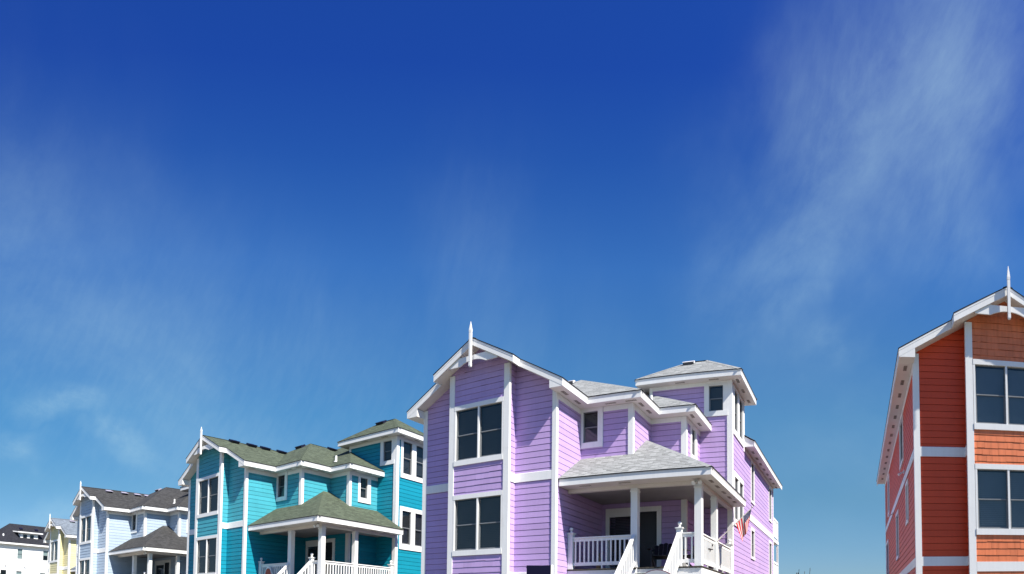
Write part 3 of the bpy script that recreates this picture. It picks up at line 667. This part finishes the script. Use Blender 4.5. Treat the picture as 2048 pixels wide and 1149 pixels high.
    s_ = MB(); s_.face([(W1, PFY + .02, zc), (W1, PY + .02, zc), (PX - .02, PY + .02, zc), (PX - .02, D3, zc), (PFX - .02, D3, zc), (PFX - .02, PFY + .02, zc)])
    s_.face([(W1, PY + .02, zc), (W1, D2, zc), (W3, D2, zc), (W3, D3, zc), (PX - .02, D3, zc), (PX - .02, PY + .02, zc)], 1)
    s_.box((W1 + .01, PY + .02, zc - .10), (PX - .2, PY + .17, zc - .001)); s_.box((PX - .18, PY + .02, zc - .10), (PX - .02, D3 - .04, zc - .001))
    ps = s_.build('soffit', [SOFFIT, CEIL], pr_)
    if full:
        for x in (5.5, 6.7): vent(pr_, x, PFY + .32, zc, 'x')
        for yv in (1.0, 1.75, 2.6, 3.4, 4.2): vent(pr_, PX + .22, yv, zc, 'y')
    # posts
    def post(x0_, y0_, w_, z0_=DK, z1_=zc - .10):
        p_ = MB(); p_.box((x0_, y0_, z0_), (x0_ + w_, y0_ + w_, z1_)); p_.box((x0_ - .015, y0_ - .015, z1_ - .10), (x0_ + w_ + .015, y0_ + w_ + .015, z1_ - .06)); return p_.build('porch_post', WHITE, root)
    post(6.765, PY, .20); post(PX - .205, PY + .003, .20); post(PX - .185, 2.60, .18)
    # deck and skirt
    d = MB()
    xx = W1 + .01
    d.box((W1 + .003, PY + .06, DK - .14), (PX - .06, D2 - .04, DK - .032)); d.box((W3 + .05, D2 - .04, DK - .14), (PX, D3 - .04, DK - .032))
    while xx < PX - .05:
        wq = min(.135, PX + .03 - xx); ye = D2 - .03 if xx + wq < W3 + .03 else D3 - .035
        d.box((xx, PY - .035 + R.uniform(-.01, .01), DK - .030), (xx + wq - .008, ye, DK + R.uniform(-.003, .003))); xx += .14
    d.build('deck', DECKWOOD, root)
    k_ = MB()
    for (a_, b_, fx) in ((W1 + .04, PX - .0, True),):
        z2 = DK - .145
        k_.box((W1 + .01, PY + .004, z2 - .25), (PX - .002, PY + .03, z2 + .10))
        k_.box((PX - .03, PY + .032, z2 - .25), (PX - .002, D3 - .04, z2 + .10))
        zz_ = z2 - .256
        while zz_ > BASE + .1:
            k_.box((W1 + .01, PY + .012, zz_ - .17), (PX - .01, PY + .03, zz_)); k_.box((PX - .03, PY + .032, zz_ - .17), (PX - .01, D3 - .04, zz_)); zz_ -= .176
    k_.build('porch_skirt', WHITE, root)
    # stairs
    st = MB(); sx0, sx1 = 6.98, 8.07; nst = 17; rise = (DK + 1.65) / nst; run = rise / .915
    for i in range(1, nst): st.box((sx0, PY - .03 - run * i, DK - rise * i - .04), (sx1, PY - .03 - run * (i - 1) + .03, DK - rise * i))
    st.build('stairs', DECKWOOD, root)
    st = MB()
    for xs in (6.955, 8.075):
        st.prism([(xs, PY - .04, DK - .03), (xs, PY - .04, DK - .40), (xs, PY - run * nst - .05, -1.65), (xs, PY - run * nst + .3, -1.65)][::1], (.022, 0, 0))
    st.build('stair_stringer', WHITE, root)
    # railings
    def newel(parent, x, y, w_=.155, z0_=DK, z1_=2.50):
        nb = MB(); nb.box((x - w_ / 2, y - w_ / 2, z0_), (x + w_ / 2, y + w_ / 2, z1_ - .0))
        c = w_ / 2 + .035; nb.box((x - c + .02, y - c + .02, z1_ + .0), (x + c - .02, y + c - .02, z1_ + .03)); nb.box((x - c, y - c, z1_ + .03), (x + c, y + c, z1_ + .055))
        nb.lathe((x, y, z1_ + .055), [(.075, 0), (.04, .02), (.03, .05), (.034, .065), (.055, .09), (.062, .115), (.05, .145), (.025, .163), (0, .168)])
        return nb.build('newel_post', WHITE, parent)
    def rail(parent, a_, b_, zs_=((2.29, 2.38, .04), (2.38, 2.415, .10), (1.58, 1.68, .045)), bal=True, step=.135, h=(1.68, 2.29)):
        a_, b_ = Vector((*a_, 0)), Vector((*b_, 0)); u = (b_ - a_).normalized(); n_ = Vector((-u.y, u.x, 0)); L = (b_ - a_).length
        mbr = MB()
        low = MB()
        for k_i, (z0_, z1_, t) in enumerate(zs_): (low if k_i == 2 else mbr).obox(a_ - n_ * t / 2 + Vector((0, 0, z0_)), u * L, n_ * t, (0, 0, z1_ - z0_))
        low.obox(a_ + u * (L / 2 - .02) - n_ * .02 + Vector((0, 0, DK)), u * .04, n_ * .04, (0, 0, .10))
        ro = mbr.build('railing', WHITE, parent); low.build('bottom_rail', WHITE, ro)
        if bal:
            cnt = max(1, int(L / step)); base = None
            for i in range(cnt):
                c = a_ + u * (L * (i + .5) / cnt)
                if base is None:
                    q_ = MB(); q_.obox(-u * .021 - n_ * .021 + Vector((0, 0, h[0])), u * .042, n_ * .042, (0, 0, h[1] - h[0]))
                    base = q_.build('baluster', WHITE, ro); base.location = c
                else:
                    o2 = base.copy(); COL.objects.link(o2); o2.parent = ro; o2.location = c
        return ro
    yr = PY + .08
    if C.get('rails', True):
        ra = rail(root, (4.955, yr), (6.765, yr)); newel(ra, 4.875, yr)
        ra = rail(root, (8.255, yr), (8.615, yr)); newel(ra, 8.175, yr)
        rail(root, (PX - .095, .985), (PX - .095, 2.60)); ra = rail(root, (PX - .095, 2.78), (PX - .095, 4.82)); newel(ra, PX - .095, 4.90)
        sl_ = .915
        for xs in (6.87, 8.175):
            hb_ = MB(); Lh = 3.2
            for zt0, hh, t in ((2.40, .035, .10), (2.335, .075, .045), (1.62, .09, .045)):
                p0_ = Vector((xs, PY - .0, zt0)); p1_ = Vector((xs, PY - Lh, zt0 - Lh * sl_)); hb_.bar(p0_, p1_, t, hh)
            hr_ = hb_.build('railing', WHITE, root); base = None
            for i in range(22):
                yy = PY - .10 - i * .14; zz2 = 1.64 - (PY - yy) * sl_
                if base is None:
                    q_ = MB(); q_.box((xs - .021, -.021, 0), (xs + .021, .021, .68)); base = q_.build('baluster', WHITE, hr_); base.location = (0, yy, zz2)
                else:
                    o2 = base.copy(); COL.objects.link(o2); o2.parent = hr_; o2.location = (0, yy, zz2)
    # --- roof vents and pipe
    vm, vd = C['vent']
    for (x, y, kind) in vents:
        v_ = MB()
        if kind == 'R':      # on a right-hand slope
            zz2 = max([ZR - PM * (x - XC) if y < 4 else 0, 8.777 - PM * (x - 3.2365) if y >= 4 else 0]); dx, dz_ = -1 / math.hypot(1, PM), PM / math.hypot(1, PM); up = Vector((dx, 0, dz_)); al = Vector((0, 1, 0))
        else:                # on a front slope: the hip of the middle block, or the tower
            zz2 = (zt + .66 * (y - y0)) if kind == 'T' else E + PM * (y - (D1 - OH)); k2 = .66 if kind == 'T' else PM
            up = Vector((0, 1, k2)).normalized(); al = Vector((1, 0, 0))
        nn = up.cross(al); nn = nn if nn.z > 0 else -nn
        c = Vector((x, y, zz2 + .018)); w_, l_, h_ = [q_ * C.get('vs', 1.0) for q_ in (.25, .17, .125)]
        v_.obox(c - al * w_ - up * l_, al * 2 * w_, up * 2 * l_, nn * .02, 1)
        A = [c - al * w_ - up * l_ + nn * .025, c + al * w_ - up * l_ + nn * .025, c + al * w_ - up * l_ + nn * h_, c - al * w_ - up * l_ + nn * h_]
        B = [c - al * w_ * .9 + up * l_ + nn * .02, c + al * w_ * .9 + up * l_ + nn * .02, c + al * w_ * .9 + up * l_ + nn * (h_ * .8), c - al * w_ * .9 + up * l_ + nn * (h_ * .8)]
        v_.face(A, 1); v_.face([A[3], A[2], B[2], B[3]]); v_.face([A[0], A[3], B[3], B[0]]); v_.face([A[1], B[1], B[2], A[2]]); v_.face([B[0], B[3], B[2], B[1]])
        v_.obox(c - al * (w_ + .02) - up * (l_ + .03) + nn * h_, al * (2 * w_ + .04), up * .10, nn * .012)
        v_.build('roof_vent', [vm, vd], roof)
    if C.get('pipe', True):
        v_ = MB(); v_.lathe((6.35, 3.75, E + PM * (3.75 - D2 + OH) - .03), [(.055, 0), (.05, .30), (.036, .30), (.036, .20), (0, .2)], 12); v_.lathe((6.35, 3.75, E + PM * (3.75 - D2 + OH) - .02), [(.12, 0), (.06, .06)], 12)
        v_.build('vent_pipe', LAMPM, roof)
    # --- flood lamp at the porch corner
    lm = MB(); c = (PX - .10, PY - .13, zc - .02)
    lm.box((c[0] - .05, c[1] - .02, c[2] - .02), (c[0] + .05, c[1] + .06, c[2] + .015)); lm.tube([(c[0] - .02, c[1], c[2] - .02), (c[0] - .05, c[1] - .06, c[2] - .07), (c[0] - .07, c[1] - .13, c[2] - .11)], [.03, .045, .062], 12); lm.tube([(c[0] + .02, c[1], c[2] - .02), (c[0] + .07, c[1] - .05, c[2] - .06), (c[0] + .12, c[1] - .11, c[2] - .10)], [.03, .045, .062], 12)
    lm.build('flood_lamp', LAMPM, root)
    # --- rear deck
    if full:
        d = MB(); yd = DE + .04
        for z0_ in (1.9, 4.1):
            d.box((5.2, yd, z0_ - .16), (W4 - .02, yd + 2.2, z0_)); 
            d.box((W4 - .13, yd + 2.08, z0_ + .001), (W4 - .03, yd + 2.18, z0_ + 2.0 if z0_ < 3 else z0_ + 1.05)); d.box((W4 - .10, yd + .02, z0_ + .95), (W4 - .02, yd + 2.07, z0_ + 1.05)); d.box((W4 - .08, yd + .02, z0_ + .12), (W4 - .04, yd + 2.07, z0_ + .9))
        d.box((W4 - .13, yd + 2.08, BASE), (W4 - .03, yd + 2.18, 1.73))
        d.build('rear_deck', WHITE, root)
    return root
def paint(name, col, **k):
    kw = dict(rough=0.5, spec=0.35, var=0.05, scale=1.2, bump=0.05, bscale=70, streak=0.03, island=0.055); kw.update(k)
    return mat(name, col, **kw)
DVENT = mat('dark_vent_metal', (0.012, 0.012, 0.03), rough=0.35)
WVENT = mat('pale_vent_metal', (0.62, 0.62, 0.64), rough=0.5)
GVENT = mat('grey_vent_grille', (0.10, 0.10, 0.12), rough=0.6)
LAV = mat('lavender_vent_metal', (0.33, 0.31, 0.38), rough=0.5)
lil = paint('lilac_siding', (0.465, 0.325, 0.605)); lilb = paint('lilac_shingle', (0.465, 0.33, 0.605), var=0.06, streak=0.03)
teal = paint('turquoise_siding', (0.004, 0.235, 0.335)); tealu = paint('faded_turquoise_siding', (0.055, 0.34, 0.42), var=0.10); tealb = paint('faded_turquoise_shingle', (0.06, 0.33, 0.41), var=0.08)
blue = paint('pale_blue_siding', (0.39, 0.48, 0.59)); yel = paint('pale_yellow_siding', (0.68, 0.62, 0.36))
red = paint('brick_red_siding', (0.66, 0.075, 0.022)); redb = paint('sunlit_red_shingle', (0.70, 0.195, 0.080), var=0.10, streak=0.10, scale=2.5)  # bay is the same red paint; sunlight is put into its colour as orange
def shade_roof(n, c): return shingle_mat(n, c)
H = {}
G = EYE
H['P'] = house('lilac house with pale grey roof and flag on its porch', (-12.80, 16.151, G), -0.019,
    dict(siding=lil, bay=lilb, roof=shade_roof('pale_grey_shingles', (0.27, 0.28, 0.275)), vent=(WVENT, GVENT), vs=.8, fin=-.04),
    [(2.75, 0.75, 'R'), (3.0, 4.45, 'F'), (7.05, 5.95, 'T')])
H['T'] = house('turquoise house with green grey roof between the lilac and pale blue houses', (-26.841, 15.796, G - 0.264), -0.008,
    dict(siding=teal, upper=tealu, bay=tealb, roof=shade_roof('green_grey_shingles', (0.078, 0.096, 0.066)), vent=(DVENT, DVENT), b3='half', fin=-.13, vs=.9),
    [(2.62, 0.75, 'R'), (2.62, 1.75, 'R'), (2.62, 2.55, 'R'), (2.62, 3.55, 'R'), (3.05, 4.45, 'F'), (3.5, 6.1, 'R'), (7.05, 5.95, 'T')])
H['B'] = house('pale blue house with charcoal roof beside the turquoise house', (-40.311, 15.095, G - 0.52), 0.024,
    dict(siding=blue, bay=blue, roof=shade_roof('charcoal_shingles', (0.050, 0.050, 0.050)), vent=(LAV, DVENT), fin=-.15, vs=.85),
    [(2.85, 0.9, 'R'), (2.85, 2.0, 'R'), (2.85, 2.95, 'R'), (2.85, 3.7, 'R'), (3.05, 4.45, 'F'), (3.5, 6.1, 'R')])
H['Y'] = house('pale yellow house with blue grey roof beside the white house', (-52.155, 16.996, G - 0.948), 0.018,
    dict(siding=yel, bay=yel, roof=shade_roof('blue_grey_shingles', (0.17, 0.20, 0.235)), vent=(LAV, DVENT), fin=-.15, vs=.85),
    [(2.85, 0.9, 'R'), (2.85, 2.0, 'R'), (2.85, 2.95, 'R')], full=False)
H['R'] = house('brick red house with sun tinted shingled bay and long boxed side eave', (1.745, 16.47, G + 0.232), -0.005,
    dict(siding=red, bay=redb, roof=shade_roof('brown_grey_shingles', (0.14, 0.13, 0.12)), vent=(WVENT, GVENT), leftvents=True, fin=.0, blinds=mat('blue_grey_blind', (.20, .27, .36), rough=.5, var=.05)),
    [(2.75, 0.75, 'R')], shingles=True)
# lamps on the red house's side wall
for y, z in ((3.2, 4.34), (9.1, 4.0)):
    l = MB(); l.box((-.06, y - .05, z - .04), (-.032, y + .05, z + .06)); l.tube([(-.06, y, z), (-.16, y - .03, z - .05), (-.22, y - .06, z - .10)], [.02, .032, .04], 12)
    l.build('flood_lamp', LAMPM, H['R'])

# ------------------------------------------------------------------ white house far left
def white_house():
    p0 = Vector((-87.5, 21.2)); p1 = Vector((-89.1, 29.05)); dv = (p1 - p0).normalized()
    rot = math.atan2(dv.y, dv.x)          # local +x runs along the seen wall, outside on the right hand (-y)
    root = thing('coastal_house', 'white house with dark hipped roof and a small two window dormer', 'house', (p0.x, p0.y, G), rot)
    wm = paint('white_siding', (0.78, 0.78, 0.77), var=0.02, streak=0.01); dk = shingle_mat('near_black_shingles', (0.026, 0.027, 0.034))
    x0, x1, dep = -9.0, 13.5, 12.0; ze = 8.75
    a = MB(); wins = [(2.80, 3.60, 6.78, 8.20), (7.0, 7.82, 6.82, 8.24), (0.25, 1.15, 3.4, 5.05), (2.72, 3.6, 3.4, 5.0), (6.6, 7.5, 3.4, 4.95)]
    siding(a, (x0, 0), (x1, 0), BASE, ze, holes=[(w[0] - x0, w[1] - x0, w[2], w[3]) for w in wins]); siding(a, (x0, dep), (x0, 0), BASE, ze); siding(a, (x1, 0), (x1, dep), BASE, ze); siding(a, (x1, dep), (x0, dep), BASE, ze)
    a.build('wall', wm, root)
    r = MB(); e = .5; zf = 8.95; m_ = .78
    X0, X1, Y0, Y1 = x0 - e, x1 + e, -e, 8.0
    # main hip with its ridge set back four metres, a lower ridge running on to the street side
    rx, ry, rz = 3.2, 3.75, 12.25
    roof_poly(r, [(-1.0, Y0, zf), (X1, Y0, zf), (X1 - 1, ry, rz), (rx, ry, rz)], (1, 0, 0), (0, 1, m_))
    roof_poly(r, [(-1.0, Y0, zf), (rx, ry, rz), (-1.0, Y1, zf)], (0, 1, 0), (1, 0, m_))
    roof_poly(r, [(X1 - 1, ry, rz), (X1, Y1, zf), (-1.0, Y1, zf), (rx, ry, rz)], (1, 0, 0), (0, -1, m_))
    roof_poly(r, [(X0, Y0, zf), (1.2, Y0, zf), (1.2, 2.0, 10.72), (X0, 2.0, 10.72)], (1, 0, 0), (0, 1, m_)); roof_poly(r, [(X0, 2.0, 10.72), (1.2, 2.0, 10.72), (1.2, Y1, 10.5), (X0, Y1, 10.5)], (1, 0, 0), (0, 1, 0))
    ro = r.build('roof', dk, root)
    f = MB(); f.box((X0, Y0 - .03, zf - .23), (X1, Y0 + .03, zf - .006)); f.face([(X0, Y0, zf - .2), (X1, Y0, zf - .2), (X1, 0, zf - .2), (X0, 0, zf - .2)]); f.build('fascia', WHITE, root)
    sh = mat('pale_window_shade', (0.55, 0.66, 0.62), rough=.5)
    for i, w in enumerate(wins):
        window(root, (w[0], 0), (1, 0), w[2], w[3], [(0, w[1] - w[0])], trim=(.09, .1, .09, .1), blind=None)
        s = MB(); zb = (w[2] + w[3]) / 2 if i == 1 else w[2]
        if i not in (2,): s.face([(w[0], .10, zb), (w[1], .10, zb), (w[1], .10, w[3]), (w[0], .10, w[3])]); s.build('window_shade', sh, root)
    # dormer
    d = MB(); a0, a1, y, zb, zt_ = 3.55, 6.45, 0.75, 9.50, 10.60; hw = [(4.00 - a0, 4.64 - a0, 9.70, 10.44), (5.12 - a0, 5.76 - a0, 9.70, 10.44)]
    siding(d, (a0, y), (a1, y), zb, zt_, holes=hw); siding(d, (a0, 2.6), (a0, y), zb, zt_); siding(d, (a1, y), (a1, 2.6), zb, zt_); dm = d.build('dormer', wm, root)
    for h in hw:
        q = MB(); q.box((a0 + h[0], y + .05, h[2]), (a0 + h[1], y + .09, h[3])); q.build('window', mat('dark_dormer_glass', (.012, .012, .015), rough=.1, spec=.6), dm)
    q = MB(); P = [(2.95, y - .45, 10.60), (7.05, y - .45, 10.60), (7.05, 2.4, 10.88), (2.95, 2.4, 10.88)]
    roof_poly(q, [(p[0], p[1], p[2] + .19) for p in P], (1, 0, 0), (0, 1, .1)); q.build('roof', dk, dm)
    q = MB(); q.prism(P, (0, 0, .17)); q.build('fascia', WHITE, dm)
    for px in (4.3, 6.9):
        v = MB(); v.obox((px, 2.5, zf + (2.5 - Y0) * m_ + .03), (.5, 0, 0), (0, .3, .3 * m_), (0, -.07, .10)); v.build('roof_vent', DVENT, ro)
    v = MB(); v.lathe((.9, .9, 10.0), [(.12, -.1), (.14, .15), (.10, .28), (0, .3)], 12); v.build('roof_vent', LAMPM, ro)
    for px, pz in ((.9, 5.75), (4.0, 5.70)):
        v = MB(); v.tube([(px, -.03, pz), (px, -.14, pz - .02), (px + .06, -.2, pz - .08)], [.04, .06, .07], 10); v.build('flood_lamp', METAL, root)
white_house()

# ------------------------------------------------------------------ things on and near the houses
from mathutils import Euler
def local(h, x, y, z):
    o = H[h]; return Matrix.Translation(o.location) @ o.rotation_euler.to_matrix().to_4x4() @ Vector((x, y, z))
# flag on the lilac porch
def flag():
    a = local('P', PX + .01, 2.70, 2.40); root = thing('flag', 'stars and stripes flag drooping from a pole on the lilac porch', 'flag', a, 0)
    dirv = Vector((.95, 0.62, 1.07)); Lp = dirv.length; dn = dirv.normalized()
    p = MB(); p.tube([(0, 0, 0), dirv], .013, 10); p.lathe(tuple(dirv), [(.0, -.01), (.026, .005), (.03, .025), (.02, .045), (0, .055)], 10)
    p.tube([-dn * .03, dn * .14], .024, 10); p.build('pole', mat('pale_pole', (.40, .38, .36), rough=.4), root)
    # cloth hangs from the outer part of the pole; i along the hoist (from the tip), j along the fly (down)
    NI, NJ = 39, 30; hoist, fly = .72, .60
    rm, wm_, bm_ = mat('red_cloth', (.50, .006, .014), rough=.8, spec=.1), mat('white_cloth', (.50, .48, .48), rough=.8, spec=.1), mat('navy_cloth', (.012, .018, .075), rough=.8, spec=.1)
    def P(i, j):
        s = i / NI; t = j / NJ
        base = dirv * (1 - .03 / Lp) - dn * (hoist * s)
        fold = math.sin(s * 9.5 + t * 1.5) * .045 * (.25 + t) + math.sin(s * 21 + 1) * .018 * t
        side = Vector((-dn.y, dn.x, 0)).normalized()
        pull = Vector((0.16, .10, 0)) * (s * t) * 1.0
        return base + Vector((0, 0, -1)) * (fly * t * (1 - .05 * s)) + side * fold + pull - Vector((.18, .10, 0)) * (t * (1 - s)) * .45
    c = MB()
    for i in range(NI):
        for j in range(NJ):
            canton = i < 21 and j < 12
            mi = 2 if canton else (0 if (i // 3) % 2 == 0 else 1)
            c.face([P(i, j), P(i + 1, j), P(i + 1, j + 1), P(i, j + 1)], mi)
    st = MB()
    cl_ = c.build('cloth', [rm, wm_, bm_], root, smooth=True)
    for rI in range(9):
        for cJ in range(6 if rI % 2 == 0 else 5):
            ii = 1.6 + rI * 2.2; jj = (1.0 if rI % 2 == 0 else 2.0) + cJ * 2.0
            for off in (.004, -.004):
                o = P(ii, jj); ti = (P(ii + .5, jj) - P(ii - .5, jj)).normalized(); tj = (P(ii, jj + .5) - P(ii, jj - .5)).normalized(); n_ = ti.cross(tj).normalized()
                pts = []
                for k in range(10):
                    rr = .0125 if k % 2 == 0 else .005; an = math.pi * k / 5; pts.append(o + n_ * off + ti * rr * math.cos(an) + tj * rr * math.sin(an))
                st.face(pts)
    st.build('star_field', wm_, cl_)
flag()
# porch chairs
def chair(h, x, y, rz, label):
    root = thing('porch_chair', label, 'chair', local(h, x, y, DK), rz, 'dark chairs on the lilac porch'); dm = mat('dark_chair_paint', (.012, .011, .02), rough=.45)
    for k in range(5):
        b = MB(); xx = -.24 + k * .12; top = .85 - .55 * xx * xx * 2.2
        A = [(xx - .057, .22, .36), (xx + .057, .22, .36), (xx * 1.15 + .066, .52, top - .02), (xx * 1.15, .53, top), (xx * 1.15 - .066, .52, top - .03)]; b.prism(A, (0, .018, 0)); b.build('back_slat', dm, root)
    b = MB()
    for k in range(5): b.prism([(-.27, -.30 + k * .115, .38 - k * .012), (.27, -.30 + k * .115, .38 - k * .012), (.27, -.20 + k * .115, .37 - k * .012), (-.27, -.20 + k * .115, .37 - k * .012)], (0, 0, .018))
    b.build('seat', dm, root)
    for s in (-1, 1):
        b = MB(); b.prism([(s * .37 - .07, -.40, .58), (s * .37 + .07, -.40, .58), (s * .37 + .05, .36, .58), (s * .37 - .05, .36, .58)], (0, 0, .022)); b.build('arm', dm, root)
        b = MB(); b.box((s * .31 - .02, -.34, 0), (s * .31 + .02, -.24, .58)); b.build('leg', dm, root)
        b = MB(); b.bar((s * .30, -.2, .34), (s * .30, .55, .03), .03, .09); b.build('leg', dm, root)
chair('P', 7.42, 1.75, 0.15, 'dark round backed porch chair in front of the lilac house door')
chair('P', 8.32, 1.9, -0.25, 'dark round backed porch chair behind the short railing by the corner post')
o = MB(); c = local('P', 5.64, 1.15, DK); o.lathe((0, 0, 0), [(0, 0), (.07, 0), (.085, .06), (.08, .28), (.045, .36), (.03, .40), (.03, .46), (.04, .48), (0, .48)], 14)
ob = o.build('vase', mat('tan_ceramic', (.28, .20, .12), rough=.4)); ob.location = c; tag(ob, 'small tan bottle shaped vase behind the long front porch railing', 'vase')

# arched house signs
def arch_sign(loc, rz, w, h, label, cols, posts, k=.86):
    root = thing('house_sign', label, 'sign', loc, rz, 'arched name boards')
    def shape(k, z0):
        P = [(-w / 2 * k, z0), (w / 2 * k, z0), (w / 2 * k, h * .62 * k)]
        for i in range(13):
            a = math.pi * i / 12; P.append((w * .36 * k * math.cos(a), h * .62 * k + (h * .38) * k * math.sin(a)))
        P.append((-w / 2 * k, h * .62 * k)); return P
    b = MB(); b.prism([(x, 0, z) for x, z in shape(1, 0)], (0, .03, 0)); b.build('board', cols[0], root)
    b = MB(); b.prism([(x, -.004, z + .02) for x, z in shape(k, .0)], (0, -.008, 0)); b.build('panel', cols[1], root)
    b = MB(); b.box((-w * .5 * k, -.022, h * .40), (w * .5 * k, -.013, h * .48)); b.build('moulding', cols[2], root)
    b = MB(); b.box((-w * .43, -.018, h * .06), (w * .43, -.0125, h * .38)); b.build('panel', cols[3], root)
    if posts:
        for s in (-1, 1):
            b = MB(); b.box((s * w * .4 - .045, .032, -posts), (s * w * .4 + .045, .12, h * .5)); b.build('post', WHITE, root)
wp = mat('white_board_paint', (.72, .72, .71)); mar = mat('maroon_paint', (.16, .035, .05)); brick = mat('brick_red_paint', (.36, .07, .045)); gry = mat('pale_grey_paint', (.52, .53, .55)); grn = mat('sea_green_paint', (.12, .32, .25))
arch_sign(local('T', 5.52, PY - .02, 1.60), H['T'].rotation_euler.z, .60, .70, 'arched white sign with brick red field on the turquoise porch railing', (wp, brick, mar, grn), 0)
arch_sign((-4.02, 12.85, 1.93), -0.1, 1.15, .80, 'arched pale grey sign with maroon edge below the lilac porch stairs', (mar, gry, gry, wp), 1.93, .955)

# navy board in front of the lilac house
root = thing('sign_board', 'dark navy board on a white post before the lilac front gable', 'sign', (-7.03, 13.25, 0), 0.46)
b = MB(); b.box((-.285, -.02, 2.45), (.285, .02, 2.93)); b.box((-.30, -.008, 2.87), (-.285, .008, 2.89)); b.build('board', mat('navy_board_paint', (.003, .003, .018), rough=.8, spec=.1), root)
b = MB(); b.box((.287, -.03, 0), (.345, .03, 2.935)); b.lathe((.316, 0, 2.935), [(.03, 0), (.02, .01), (0, .012)], 8); b.build('post', WHITE, root)

# sea oats whose tips reach into the picture between the lilac and red houses
sm = mat('dry_stalk', (.06, .055, .03), rough=.9); sh_ = mat('seed_head', (.05, .04, .03), rough=.9)
def oats(az_, dist, top, lean, label):
    root = thing('sea_oats', label, 'plant', (dist * math.sin(rad(az_)), dist * math.cos(rad(az_)), 0), R.uniform(0, 6), 'sea oats between the houses')
    lf = MB()
    for k in range(3):
        s = MB(); hd = MB()
        dx, dy = R.uniform(-.03, .03), R.uniform(-.03, .03); t = top * (1, .985, .96)[k]
        pts = [(dx * q * q * 2 + lean * q ** 4, dy * q * q * 2, t * q) for q in (0, .25, .5, .75, 1)]
        s.tube(pts, [.006, .005, .004, .003, .002], 6)
        for m_ in range(9):
            q = 1 - m_ * .014; cx = dx * q * q * 2 + lean * q ** 4; cy = dy * q * q * 2
            a = R.uniform(0, 6.28); hd.face([(cx, cy, t * q), (cx + .007 * math.cos(a), cy + .007 * math.sin(a), t * q - .005), (cx + .012 * math.cos(a), cy + .012 * math.sin(a), t * q - .03), (cx + .004, cy, t * q - .02)])
        s.build('stalk', sm, root); hd.build('seed_head', sh_, root)
    for k in range(26):
        a = R.uniform(0, 6.28); l = R.uniform(.4, .9); w = .008
        pts = [Vector((math.cos(a) * l * q * .6, math.sin(a) * l * q * .6, l * (q * 1.5 - q * q * .9))) for q in (0, .33, .66, 1)]
        sx = Vector((-math.sin(a), math.cos(a), 0)) * w
        for A, B in zip(pts, pts[1:]): lf.face([A - sx, A + sx, B + sx * .6, B - sx * .6])
    lf.build('leaf', mat('dune_grass_blade', (.09, .11, .04), rough=.8), root)
oats(-5.2, 6.2, EYE + .081 * 6.2, .05, 'thin dry sea oats stalks on the lilac house side of the gap')
oats(-4.4, 6.0, EYE + .081 * 6.0, -.04, 'thin dry sea oats stalks on the red house side of the gap')

# ------------------------------------------------------------------ ground and street
def structure(o): o['kind'] = 'structure'; return o
g = MB(); g.face([(-3000, -3000, 0), (3000, -3000, 0), (3000, 3000, 0), (-3000, 3000, 0)])
structure(g.build('ground', mat('sparse_dune_grass_on_sand', (.175, .16, .12), rough=.95, var=.18, scale=.35, bump=.5, bscale=3.0)))
g = MB(); g.face([(-400, 1.2, .004), (400, 1.2, .004), (400, 8.2, .004), (-400, 8.2, .004)])
structure(g.build('road', mat('asphalt', (.09, .088, .085), rough=.9, var=.2, scale=2.5, bump=.4, bscale=50)))
